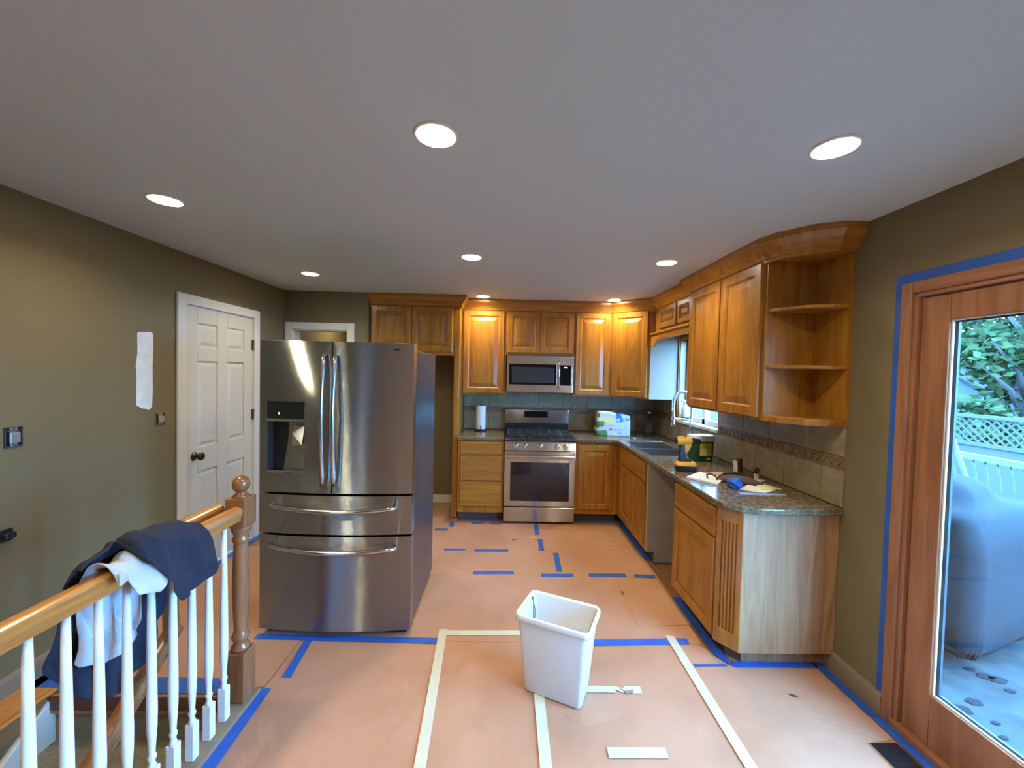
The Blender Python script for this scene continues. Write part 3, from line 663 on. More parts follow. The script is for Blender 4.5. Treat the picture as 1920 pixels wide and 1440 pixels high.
# fridge recess: tall panel and cabinet over it
YE = 4.36
tp = tagit(obj('tall_panel', bx(-.565, -.505, YE, YB-.012, 0.006, ZU1), oakZ, bevel=.003), 'tall narrow oak end panel between refrigerator recess and drawer cabinet', 'panel')
FE = frame_fn((0, YE, 0), (1, 0, 0), (0, -1, 0))
wc = emp('wall_cabinet', (-1.485, YE, 1.80), 0, 'oak two door cabinet above the refrigerator recess', 'cabinet')
obj('carcass', bx(-1.486, -.567, YE+.001, YB-.012, 1.80, ZU1), oakX, wc)
cab_door(wc, FE, -1.468, 1.835, .435, .49); cab_door(wc, FE, -1.028, 1.835, .442, .49)
# single door
wc = emp('wall_cabinet', (-.503, YU, ZU0), 0, 'tall single door oak wall cabinet left of the microwave', 'cabinet')
obj('carcass', bx(-.503, .004, YU, YB-.014, ZU0, ZU1), oakZ, wc); cab_door(wc, FU, -.484, DZ0, .462, DZ1-DZ0)
# over microwave
wc = emp('wall_cabinet', (.006, YU, 1.835), 0, 'short two door oak wall cabinet above the microwave', 'cabinet')
obj('carcass', bx(.006, .786, YU, YB-.014, 1.835, ZU1), oakX, wc); cab_door(wc, FU, .018, 1.858, .370, DZ1-1.858, fw=.055); cab_door(wc, FU, .392, 1.858, .382, DZ1-1.858, fw=.055)
# right single
wc = emp('wall_cabinet', (.788, YU, ZU0), 0, 'single door oak wall cabinet right of the microwave', 'cabinet')
obj('carcass', bx(.788, 1.212, YU, YB-.014, ZU0, ZU1), oakZ, wc); cab_door(wc, FU, .806, DZ0, .392, DZ1-DZ0)
# diagonal corner
YD = 4.235
wc = emp('wall_cabinet', (1.214, YU, ZU0), 0, 'diagonal corner oak wall cabinet beside the sink window', 'cabinet')
b = BM(); prism(b, [(1.214, YU), (XU, YD), (XR-.014, YD), (XR-.014, YB-.014), (1.214, YB-.014)], ZU0, ZU1); obj('carcass', b, oakZ, wc)
dv = Vector((XU-1.214, YD-YU, 0)); FD = frame_fn((1.214, YU, 0), dv, (-(YU-YD), -(XU-1.214), 0))
cab_door(wc, FD, .025, DZ0, dv.length-.050, DZ1-DZ0)
obj('side_panel', bx(XU+.002, XR-.016, YD-.005, YD-.0005, ZU0+.001, 2.07), mat('pale laminate cabinet side', (.33, .21, .135), .45), wc)
# bridge over window
XB = 1.60
FBr = frame_fn((XB, 0, 0), (0, 1, 0), (-1, 0, 0)); YR0, YR1 = 2.365, 3.325
wc = emp('wall_cabinet', (XB, YR1, 2.07), 0, 'low two door oak cabinet with arched valance over the sink window', 'cabinet')
obj('carcass', bx(XB, XR-.004, YR1+.002, YD-.006, 2.085, ZU1), oakY, wc)
cab_door(wc, FBr, 3.375, 2.115, .285, .205, fw=.045); cab_door(wc, FBr, 3.69, 2.115, .40, .205, fw=.045)
obj('ledge', bx(XB-.065, XB+.01, YR1+.002, YD-.007, 2.058, 2.078), oakY, wc, bevel=.006)
b = BM(); ya_, yb_ = YR1+.002, YD-.007
top = []; pts = [(ya_, 2.058), (ya_, 2.0)]
for q in range(13):
    t = q/12; pts.append((yb_-.22+.14*t, 2.0-.058*t**2.2))
pts += [(yb_-.06, 1.930), (yb_, 1.930), (yb_, 2.058)]
prism_axis(b, pts, XB-.045, XB-.022, 'X'); obj('valance', b, oakY, wc)
# tall right pair
wc = emp('wall_cabinet', (XU, YR0, ZU0), 0, 'tall two door oak wall cabinet on the right wall', 'cabinet')
obj('carcass', bx(XU, XR-.014, YR0, YR1, ZU0, ZU1), oakZ, wc)
cab_door(wc, FUR, YR0+.018, DZ0, .445, DZ1-DZ0, fw=.062); cab_door(wc, FUR, YR0+.478, DZ0, .462, DZ1-DZ0, fw=.062)
# open end shelf unit
es = emp('corner_shelf', (XR, YR0, ZU0), 0, 'open oak end shelf unit with clipped shelves beside the patio door', 'shelf')
obj('side_panel', bx(XU+.004, XR-.004, YR0-.014, YR0-.001, ZU0, ZU1), oakZ, es)
obj('back_panel', bx(XR-.012, XR-.0008, YR0-.255, YR0-.014, ZU0, ZU1), oakZ, es)
def shelf_poly(g=0.0): return [(XU+.006+g, YR0-.0145), (XU+.030+g, YR0-.10+g), (XU+.115, YR0-.205+g), (XR-.10, YR0-.250+g), (XR-.0125, YR0-.250+g), (XR-.0125, YR0-.0145)]
for z in (1.695, 2.03): b = BM(); prism(b, shelf_poly(.004), z-.010, z+.010); obj('shelf', b, oakX, es, bevel=.004)
b = BM(); prism(b, shelf_poly(), ZU0-.002, ZU0+.036); obj('bottom', b, oakX, es, bevel=.004)
b = BM(); prism(b, shelf_poly(), 2.325, ZU1); obj('top', b, oakX, es)

# crown mouldings (run along the face; out is to the right of travel)
CP = [(0, ZU1-.045), (.006, ZU1-.045), (.008, ZU1-.030), (.018, ZU1-.026), (.024, ZU1-.005), (.040, ZU1+.025), (.060, ZU1+.048), (.070, ZU1+.058), (.072, ZC-.0015), (0, ZC-.0015)]
def crown(name, path):
    b = BM(); sweep(b, path, CP); return struct(name, b, oakX)
crown('trim_1', [(-1.488, YE-.001), (-.504, YE-.001), (-.504, YU+.0)])
crown('trim_2', [(-.500, YU-.001), (1.214, YU-.001), (XU, YD-.001), (XB-.002, YD-.04), (XB-.002, YR1+.075)])
crown('trim_3', [(XR-.004, YR1+.001), (XU-.001, YR1+.001), (XU-.001, YR0-.014), (XU+.028, YR0-.102), (XU+.113, YR0-.208), (XR-.10, YR0-.256), (XR-.001, YR0-.256)])

# ================================================================== range
rg = emp('gas_range', (SX0, 4.2, 0), 0, 'stainless steel gas range with black oven window', 'range')
YS = 4.215
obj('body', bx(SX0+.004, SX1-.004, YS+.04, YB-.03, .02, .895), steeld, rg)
for x in (SX0+.05, SX1-.08): obj('foot', bx(x, x+.03, YS+.08, YS+.11, 0.0, .02), black, rg)
FS = frame_fn((SX0, YS, 0), (1, 0, 0), (0, -1, 0)); RW = SX1-SX0
def plate(parent, name, F, a0, a1, z0, z1, m, d0=-.04, d1=0.0, e=.006):
    b = BM(); rings_mesh(b, F, a1-a0, z1-z0, [(0, d0), (0, d1-e*.6), (e, d1)], a0, z0, True, True); return obj(name, b, m, parent)
plate(rg, 'drawer', FS, 0, RW, .022, .178, steelr)
od = plate(rg, 'oven_door', FS, 0, RW, .190, .785, steelr)
plate(od, 'oven_window', FS, .066, RW-.062, .250, .668, blackg, -.002, .002, .001)
b = BM(); pts = [(SX0+.02+(RW-.04)*t, YS-.052, .742+.0*t) for t in [k/12 for k in range(13)]]; tube(b, pts, .014, 14)
for x in (SX0+.035, SX1-.035): tube(b, [(x, YS-.052, .742), (x, YS+.002, .742)], .010, 10)
obj('oven_handle', b, steelp, od, smooth=True, angle=50)
# control panel, slightly tilted
b = BM(); prism_axis(b, [(YS-.006, .795), (YS+.012, .893), (YS+.06, .893), (YS+.06, .795)], SX0, SX1, 'X'); cp = obj('control_panel', b, steelr, rg, bevel=.003)
for kx in (.119, .217, .385, .560, .650):
    b = BM(); x = SX0+kx; lathe(b, [(.026, 0), (.026, -.006), (.021, -.010), (.019, -.034), (.015, -.038), (.001, -.038)], x, YS+.001, .845, 20, 'Y'); box(b, x-.004, x+.004, YS-.044, YS-.030, .828, .862); obj('knob', b, steelp, cp, smooth=True, angle=40)
b = BM(); prism_axis(b, [(YS-.012, .893), (YS-.012, .912), (YS+.01, .925), (YB-.10, .925), (YB-.10, .893)], SX0-.002, SX1+.002, 'X'); ct = obj('cooktop', b, enamel, rg, bevel=.003)
for cxk, cyk, r in ((.17, .16, .05), (.17, .40, .04), (.382, .28, .055), (.60, .16, .045), (.60, .40, .04)):
    b = BM(); lathe(b, [(r, .925), (r, .935), (r*.75, .938), (r*.75, .947), (.002, .949)], SX0+cxk, YS+cyk, 0, 20); obj('burner', b, castiron, ct, smooth=True, angle=40)
for g0, g1 in ((.03, .262), (.272, .492), (.502, .734)):
    b = BM(); y0, y1 = YS+.045, YS+.515; z0, z1 = .950, .963; t = .011
    box(b, SX0+g0, SX0+g1, y0, y0+t, z0, z1); box(b, SX0+g0, SX0+g1, y1-t, y1, z0, z1); box(b, SX0+g0, SX0+g0+t, y0, y1, z0, z1); box(b, SX0+g1-t, SX0+g1, y0, y1, z0, z1)
    gm = (g0+g1)/2; box(b, SX0+gm-t/2, SX0+gm+t/2, y0, y1, z0, z1+.001)
    for yy in (.16, .28, .40): box(b, SX0+g0, SX0+g1, YS+yy-t/2, YS+yy+t/2, z0, z1+.001)
    for gx in (g0, g1-t):
        for yy in (y0, y1-t): box(b, SX0+gx, SX0+gx+t, yy, yy+t, .924, z0)
    obj('grate', b, castiron, ct)
b = BM(); prism_axis(b, [(YB-.10, .893), (YB-.10, 1.02), (YB-.03, 1.02), (YB-.03, .893)], SX0+.002, SX1-.002, 'X'); obj('rear_vent', b, black, rg)
b = BM(); prism_axis(b, [(YB-.112, 1.02), (YB-.090, 1.185), (YB-.03, 1.185), (YB-.03, 1.02)], SX0, SX1, 'X'); bgd = obj('backguard', b, steelp, rg, bevel=.004)
nrm = Vector((0, -.165, .022)).normalized()
def on_guard(x, s, d): p = Vector((x, YB-.112, 1.02))+Vector((0, .022, .165))*s; return p+Vector((0, -.991, .132))*d
b = BM(); v = [b.verts.new(on_guard(SX0+x, s, .0015)) for x, s in ((.23, .42), (.515, .42), (.515, .88), (.23, .88))]; b.faces.new(v); obj('display', b, blackg, bgd, solid=.003)

# ================================================================== microwave
mw = emp('microwave', (.02, 4.47, 1.41), 0, 'stainless over-the-range microwave above the gas range', 'microwave')
MX0, MX1, MZ0, MZ1, MY = .018, .772, 1.408, 1.826, 4.485
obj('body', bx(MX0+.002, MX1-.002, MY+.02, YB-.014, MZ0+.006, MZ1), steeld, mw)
FM = frame_fn((MX0, MY, MZ0), (1, 0, 0), (0, -1, 0)); MW = MX1-MX0; MH = MZ1-MZ0
plate(mw, 'door', FM, 0, MW, 0, MH, steelr, -.02, 0, .004)
dw = plate(mw, 'window', FM, .024, .565, .085, .320, blackg, -.004, .0025, .002)
plate(dw, 'mesh_screen', FM, .060, .535, .110, .285, mat('grey oven mesh', (.035, .035, .034), .25), 0, .0032, .001)
kp = plate(mw, 'keypad', FM, .605, MW-.022, .085, .315, blackg, -.004, .0025, .002)
b = BM(); quadbox(b, FM, .650, .662, .0025, .004, .284, .294); quadbox(b, FM, .666, .680, .0025, .004, .284, .294); obj('clock_digits', b, mat('blue lit display', (.02, .05, .2), .4, emit=(.25, .5, 1), estr=5), kp)
b = BM(); tube(b, [FM(.588, .006, .055), FM(.588, .034, .075), FM(.588, .042, .20), FM(.588, .034, .335), FM(.588, .006, .355)], .0105, 12); obj('handle', b, steelp, mw, smooth=True)
b = BM(); quadbox(b, FM, .04, MW-.04, -.03, -.012, -.004, .007); obj('underside_vent', b, black, mw)

# ================================================================== refrigerator
fg = emp('refrigerator', (-1.0, 2.75, 0), 0, 'large stainless steel french door refrigerator standing out in the room', 'refrigerator')
RX0, RX1, RY0, RY1 = -1.450, -.545, 2.34, 3.15
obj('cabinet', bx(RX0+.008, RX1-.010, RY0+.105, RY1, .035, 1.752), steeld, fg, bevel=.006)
def fdoor(name, x0, x1, z0, z1, bulge=.018, dent=None):
    """door slab with a front that bows forward across the full fridge width; optional opening"""
    xc = (RX0+RX1)/2; hw = (RX1-RX0)/2
    yf = lambda x: RY0+.030-bulge*(1-((x-xc)/hw)**2)*1.7
    xs = sorted(set([x0, x1]+[x0+(x1-x0)*k/14 for k in range(15)]+([dent[0], dent[1]] if dent else [])))
    zz = sorted(set([z0, z1]+([dent[2], dent[3]] if dent else [])))
    b = BM(); V = {}
    def gv(x, z, back):
        k = (round(x, 5), round(z, 5), back)
        if k not in V: V[k] = b.verts.new((x, RY0+.10 if back else yf(x), z))
        return V[k]
    for back in (0, 1):
        for i in range(len(xs)-1):
            for j in range(len(zz)-1):
                if dent and not back and xs[i] >= dent[0]-1e-6 and xs[i+1] <= dent[1]+1e-6 and zz[j] >= dent[2]-1e-6 and zz[j+1] <= dent[3]+1e-6: continue
                b.faces.new((gv(xs[i], zz[j], back), gv(xs[i+1], zz[j], back), gv(xs[i+1], zz[j+1], back), gv(xs[i], zz[j+1], back)))
    for i in range(len(xs)-1):
        for z in (z0, z1): b.faces.new((gv(xs[i], z, 0), gv(xs[i+1], z, 0), gv(xs[i+1], z, 1), gv(xs[i], z, 1)))
    for j in range(len(zz)-1):
        for x in (x0, x1): b.faces.new((gv(x, zz[j], 0), gv(x, zz[j+1], 0), gv(x, zz[j+1], 1), gv(x, zz[j], 1)))
    o = obj(name, b, steel, fg, smooth=True, angle=40)
    return o, yf
XM = -1.012
DP = (-1.404, -1.176, 1.005, 1.318)
dl, yf = fdoor('left_door', RX0, XM-.003, .886, 1.785, dent=DP)
dr, yf = fdoor('right_door', XM+.003, RX1, .886, 1.785)
f1, yf = fdoor('middle_drawer', RX0, RX1, .640, .872)
f2, yf = fdoor('freezer_drawer', RX0, RX1, .052, .626)
obj('gasket', bx(RX0+.02, RX1-.02, RY0+.085, RY0+.106, .06, 1.77), black, fg)
obj('base_grille', bx(RX0+.03, RX1-.03, RY0+.07, RY0+.3, .012, .05), black, fg)
for x in (RX0+.06, RX1-.10):
    for y in (RY0+.12, RY1-.12): b = BM(); lathe(b, [(.022, 0.007), (.022, .036)], x+.02, y, 0, 12); obj('foot', b, black, fg)
for x0, x1 in ((RX0+.02, RX0+.11), (RX1-.13, RX1-.03)): obj('hinge_cover', bx(x0, x1, RY0+.06, RY0+.21, 1.752, 1.79), mat('grey plastic', (.30, .30, .30), .4), fg, bevel=.008)
# handles
for xx, par, sg in ((-1.053, dl, -1), (-.987, dr, 1)):
    b = BM(); pts = []
    for k in range(15):
        t = k/14; pts.append((xx+.0*t, yf(xx)-.028-.034*math.sin(PI*t), .945+.76*t))
    pts = [(xx, yf(xx)+.01, .952)]+pts+[(xx, yf(xx)+.01, 1.698)]; tube(b, pts, .0125, 12); obj('door_handle', b, steelp, par, smooth=True)
for zz, par in ((.815, f1), (.572, f2)):
    b = BM(); pts = []
    for k in range(17):
        t = k/16; x = -1.375+.738*t; pts.append((x, yf(x)-.030-.022*math.sin(PI*t), zz-.018*math.sin(PI*t)-.008*t))
    pts = [(-1.372, yf(-1.372)+.01, zz)]+pts+[(-.640, yf(-.64)+.01, zz-.008)]; tube(b, pts, .0135, 12); obj('drawer_handle', b, steelp, par, smooth=True)
# dispenser
yd = yf(-1.40)
cav = BM(); X0, X1, Z0, Z1 = DP; yb3 = RY0+.098; yn = lambda x: yf(x)+.001
def q(b, *p): b.faces.new([b.verts.new(v) for v in p])
q(cav, (X0, yb3, Z0), (X1, yb3, Z0), (X1, yb3, Z1), (X0, yb3, Z1)); q(cav, (X0, yn(X0), Z0), (X0, yb3, Z0), (X0, yb3, Z1), (X0, yn(X0), Z1)); q(cav, (X1, yn(X1), Z0), (X1, yb3, Z0), (X1, yb3, Z1), (X1, yn(X1), Z1)); q(cav, (X0, yn(X0), Z1), (X1, yn(X1), Z1), (X1, yb3, Z1), (X0, yb3, Z1)); q(cav, (X0, yn(X0), Z0), (X1, yn(X1), Z0), (X1, yb3, Z0), (X0, yb3, Z0))
dsp = obj('dispenser_recess', cav, mat('dark dispenser plastic', (.05, .05, .055), .3, .3), dl)
b = BM(); prism_axis(b, [(-1.335, Z0), (X1-.002, Z0), (X1-.002, Z1), (-1.302, Z1), (-1.305, 1.20)], RY0+.070, RY0+.080, 'Y'); obj('dispenser_back', b, steel, dl)
pan = plate(dl, 'control_display', frame_fn((X0, yf(X0)-.001, 1.325), (X1-X0, yf(X1)-yf(X0), 0), (yf(X1)-yf(X0), -(X1-X0), 0)), 0, X1-X0, 0, .102, blackg, -.01, .003, .002)
b = BM(); Fp = frame_fn((X0, yf(X0)-.001, 1.325), (X1-X0, yf(X1)-yf(X0), 0), (yf(X1)-yf(X0), -(X1-X0), 0)); quadbox(b, Fp, .071, .077, .003, .0036, .026, .036); obj('indicator_light', b, mat('white blue indicator', (.1, .1, .2), .4, emit=(.7, .8, 1), estr=4), dl)
b = BM(); box(b, X0-.002, X1+.002, yf(X0)-.004, yf(X0)+.03, 1.306, 1.324); obj('dispenser_lip', b, steelp, dl, bevel=.003)
b = BM(); box(b, X0+.004, X1-.002, yf(X0)-.012, yf(X0)+.055, Z0-.002, Z0+.012); obj('drip_tray', b, steelp, dl, bevel=.004)
b = BM(); v = [(-1.264, 1.275, .060), (-1.205, 1.275, .060), (-1.200, 1.235, .040), (-1.205, 1.165, .030), (-1.262, 1.165, .030), (-1.268, 1.235, .040)]
A = [b.verts.new((x, RY0+d, z)) for x, z, d in v]; B_ = [b.verts.new((x, RY0+d+.012, z)) for x, z, d in v]; b.faces.new(A); b.faces.new(B_)
for i in range(6): b.faces.new((A[i], A[(i+1) % 6], B_[(i+1) % 6], B_[i]))
obj('dispenser_paddle', b, steelp, dl)
obj('badge', bx(-.662, -.628, yf(-.65)-.002, yf(-.65)+.001, 1.742, 1.752), black, dr)

# ================================================================== stair railing
NX, NY = -1.252, 1.90
nw = emp('newel_post', (NX, NY, 0), 0, 'turned reddish oak newel post with a ball top at the head of the stairs', 'post')
obj('base_block', bx(NX-.045, NX+.045, NY-.045, NY+.045, .0225, .262), newoak, nw, bevel=.004)
b = BM(); lathe(b, [(.036, .262), (.040, .270), (.040, .282), (.030, .292), (.028, .305), (.037, .318), (.039, .332), (.030, .350), (.028, .365), (.033, .45), (.036, .56), (.034, .68), (.030, .775), (.029, .785), (.036, .795), (.037, .805), (.030, .815), (.032, .828), (.040, .845), (.043, .858), (.043, .868)], NX, NY, 0, 24); obj('turned_shaft', b, newoak, nw, smooth=True)
obj('top_block', bx(NX-.046, NX+.046, NY-.046, NY+.046, .866, 1.006), newoak, nw, bevel=.007)
b = BM(); lathe(b, [(.038, 1.006), (.034, 1.013), (.026, 1.018), (.024, 1.023), (.020, 1.028), (.026, 1.034), (.033, 1.045), (.037, 1.060), (.036, 1.075), (.031, 1.089), (.020, 1.099), (.008, 1.104), (.001, 1.105)], NX, NY, 0, 24); obj('ball_finial', b, newoak, nw, smooth=True)
HP = [(-.022, -.034), (.022, -.034), (.024, -.018), (.030, -.006), (.032, .010), (.026, .024), (.012, .031), (-.012, .031), (-.026, .024), (-.032, .010), (-.030, -.006), (-.024, -.018)]
def hand(bm, path, w=1.0):
    P = [Vector(p) for p in path]; R = []
    for i, p in enumerate(P):
        t = (P[min(i+1, len(P)-1)]-P[max(i-1, 0)]).normalized(); s = Vector((t.y, -t.x, 0))
        s = s.normalized() if s.length > .05 else Vector((-1, 0.1, 0)).normalized()
        u = s.cross(t).normalized()
        if u.z < 0 and abs(t.z) < .9: u = -u
        R.append([bm.verts.new(p+s*a*w+u*c*w) for a, c in HP])
    n = len(HP)
    for a, c in zip(R, R[1:]):
        for i in range(n): bm.faces.new((a[i], a[(i+1) % n], c[(i+1) % n], c[i]))
    bm.faces.new(R[0]); bm.faces.new(R[-1])
b = BM(); hand(b, [(-1.245, -.30, .939), (-1.245, NY-.046, .939)]); hr = tagit(obj('handrail', b, railoak, smooth=True, angle=35), 'level golden oak handrail on the white balusters', 'handrail')
b = BM(); hand(b, [(-1.345, NY-.02, .945), (-1.347, 1.80, .945), (-1.350, 1.60, .945)], .95)
lr = emp('handrail', (-1.35, 1.75, .45), 0, 'descending oak stair handrail with a short level top piece behind the balusters', 'handrail')
obj('level_piece', b, railoak, lr, smooth=True, angle=35)
b = BM(); hand(b, [(-1.352, 1.612, .925), (-1.356, 1.620, .72), (-1.360, 1.632, .53)], .8); obj('drop_piece', b, newoak, lr, smooth=True, angle=35)
b = BM(); hand(b, [(-1.360, 1.655, .535), (-1.360, 1.30, .262), (-1.360, .60, -.284)], .9); obj('sloping_piece', b, newoak, lr, smooth=True, angle=35)
b = BM(); box(b, -1.36, NX-.045, NY-.04, NY-.01, .93, .955); obj('rail_bracket', b, newoak, lr)
bal_names = ['first', 'second', 'third', 'fourth', 'fifth', 'sixth', 'seventh', 'eighth', 'ninth', 'tenth', 'eleventh', 'twelfth']
proto = None
for i in range(12):
    y = 1.777-.0915*i
    lab = bal_names[i]+' white turned baluster from the oak newel post'
    if proto is None:
        t = emp('baluster', (-1.245, y, .022), 0, lab, 'baluster', 'white balusters of the stair railing')
        b = BM(); box(b, -.0165, .0165, -.0165, .0165, 0, .150)
        vs = [b.verts.new(p) for p in ((-.0165, -.0165, .150), (.0165, -.0165, .150), (.0165, .0165, .150), (-.0165, .0165, .150))]
        bl = obj('square_base', b, balw, t, local=True, bevel=.002)
        b = BM(); lathe(b, [(.0165, .148), (.010, .166), (.0095, .176), (.013, .184), (.014, .192), (.010, .200), (.0105, .215), (.0155, .30), (.0165, .36), (.0150, .50), (.0125, .68), (.0100, .884)], 0, 0, 0, 16); sp = obj('turned_spindle', b, balw, t, local=True, smooth=True)
        proto = (t, bl, sp)
    else:
        t = proto[0].copy(); C.objects.link(t); t.location = (-1.245, y, .022); t['label'] = lab
        for p_ in proto[1:]:
            c = p_.copy(); C.objects.link(c); c.parent = t

# ================================================================== clothes on the rail
def lerp_tab(tab, x):
    for (a, va), (c, vc) in zip(tab, tab[1:]):
        if x <= c: t = max(0, (x-a)/(c-a)); return va+(vc-va)*t
    return tab[-1][1]
def cloth(name, y0, y1, prof, m, amp, label, seed, nu=40, nv=56, skew=0):
    """prof(y) -> list of (x,z) control points from the stair side hem over the rail to the room side hem"""
    b = BM(); G = []
    for i in range(nu+1):
        y = y0+(y1-y0)*i/nu; P = [Vector((a, c)) for a, c in prof(y)]
        L = [0]
        for a, c in zip(P, P[1:]): L.append(L[-1]+(c-a).length)
        row = []
        for j in range(nv+1):
            s = L[-1]*j/nv; k = 0
            while k < len(L)-2 and L[k+1] < s: k += 1
            t = (s-L[k])/max(1e-6, L[k+1]-L[k]); p = P[k].lerp(P[k+1], t)
            away = min(1.0, abs(p.y-.99)/.12)          # folds grow below the rail
            f = amp*away*(math.sin(y*46+seed+p.y*5)+.6*math.sin(y*83+seed*2.1-p.y*9))
            nz = mnoise.noise(Vector((y*9+seed, p.x*9, p.y*9)))*.010
            yy = y+.02*mnoise.noise(Vector((seed, p.y*4, p.x*4)))+(skew*(.97-p.y) if p.x < -1.25 else 0)
            rg_ = 1-abs(mnoise.noise(Vector((y*11+seed*3+p.y*3, p.x*4, p.y*4+seed))))*2
            rd = max(0, rg_-.30)*.034
            row.append(b.verts.new((p.x+(f+rd*away)*(-1 if p.x < -1.245 else 1)+nz*away, yy, p.y+rd*(1-away)+nz*.5)))
        G.append(row)
    for i in range(nu):
        for j in range(nv): b.faces.new((G[i][j], G[i+1][j], G[i+1][j+1], G[i][j+1]))
    o = obj(name, b, m, smooth=True, solid=.004, sub=1); return tagit(o, label, 'clothing', 'clothes hung over the handrail')
TOP = .972
def navy_prof(y):
    zs_ = lerp_tab([(1.18, .70), (1.25, .56), (1.32, .49), (1.42, .44), (1.50, .47), (1.58, .62), (1.62, .75)], y)
    zt_ = lerp_tab([(1.18, 1.000), (1.25, 1.030), (1.34, 1.045), (1.46, 1.028), (1.56, 1.000), (1.62, .985)], y)
    zr_ = lerp_tab([(1.18, .985), (1.27, .985), (1.33, .96), (1.38, .86), (1.42, .775), (1.50, .775), (1.56, .80), (1.62, .87)], y)
    xr = -1.262 if zr_ > .97 else -1.168
    pts = [(-1.345, zs_), (-1.335, .80), (-1.315, .95), (-1.285, zt_-.010), (-1.262, zt_)]
    if zr_ > .97: pts += [(-1.255, zt_-.004)]
    else: pts += [(-1.225, zt_-.003), (-1.190, zt_-.030), (-1.172, min(.95, zr_+.06)), (-1.160, zr_)]
    return pts
cloth('draped_jacket', 1.185, 1.615, navy_prof, navy, .010, 'navy blue garment draped over the oak handrail', 1.3)
def shirt_prof(y):
    zs_ = lerp_tab([(1.20, .72), (1.24, .66), (1.30, .63), (1.36, .62), (1.42, .66)], y)
    zr_ = lerp_tab([(1.20, .985), (1.26, .95), (1.29, .87), (1.34, .855), (1.40, .88), (1.44, .87)], y)
    zt_ = .990
    return [(-1.303, zs_), (-1.300, .80), (-1.290, .93), (-1.270, zt_-.010), (-1.245, zt_), (-1.215, zt_-.004), (-1.195, .965), (-1.185, min(.93, zr_+.03)), (-1.180, zr_)]
cloth('draped_shirt', 1.225, 1.425, shirt_prof, shirt, .008, 'light grey shirt hanging under the navy garment on the handrail', 4.2)

# ================================================================== waste bin
ang = math.atan2(-.127, .272)
wb = emp('waste_bin', (.30, 1.995, TZ+.002), ang, 'white plastic waste bin with liner standing on the taped floor', 'waste bin')
def rrect(w, d, r, n=5):
    pts = []
    for cx, cy, a0 in ((w/2-r, d/2-r, 0), (-w/2+r, d/2-r, PI/2), (-w/2+r, -d/2+r, PI), (w/2-r, -d/2+r, 1.5*PI)):
        for k in range(n+1): a = a0+PI/2*k/n; pts.append((cx+r*math.cos(a), cy+r*math.sin(a)))
    return pts
def loft(bm, secs, cap0=True, cap1=False):
    R = [[bm.verts.new((x, y, z)) for x, y in rrect(w, d, r)] for w, d, r, z in secs]; n = len(R[0])
    for a, c in zip(R, R[1:]):
        for i in range(n): bm.faces.new((a[i], a[(i+1) % n], c[(i+1) % n], c[i]))
    if cap0: bm.faces.new(R[0])
    if cap1: bm.faces.new(R[-1])
b = BM(); loft(b, [(.290, .170, .02, 0), (.300, .180, .022, .010), (.365, .235, .028, .385), (.365, .235, .028, .388), (.359, .229, .027, .388), (.294, .174, .02, .015)], True, True); obj('body', b, canw, wb, local=True, smooth=True, angle=40)
b = BM(); loft(b, [(.366, .236, .028, .372), (.388, .258, .034, .374), (.392, .262, .036, .384), (.390, .260, .036, .398), (.380, .250, .032, .405), (.368, .238, .028, .404), (.356, .226, .026, .396), (.352, .222, .024, .372)], False, False); obj('rim', b, canw, wb, local=True, smooth=True)
b = BM(); R = []
for k in range(9):
    z = .398-.36*k/8; w = .352-.060*k/8; d = .222-.048*k/8
    R.append([b.verts.new((x*(1+.02*mnoise.noise(Vector((x*30, y*30, z*14)))), y*(1+.05*mnoise.noise(Vector((x*25+5, y*30, z*12)))), z)) for x, y in rrect(w, d, .024)])
for a, c in zip(R, R[1:]):
    for i in range(len(a)): b.faces.new((a[i], a[(i+1) % len(a)], c[(i+1) % len(a)], c[i]))
obj('liner', b, linerm, wb, local=True, smooth=True)
b = BM(); tube(b, [(-.166, .055, .39), (-.158, .045, .41), (-.148, .03, .395), (-.135, .0, .33), (-.132, .012, .31), (-.14, .035, .35), (-.158, .052, .39)], .0025, 8); obj('drawstring', b, mat('black drawstring', (.015, .03, .03), .5), wb, local=True, smooth=True)

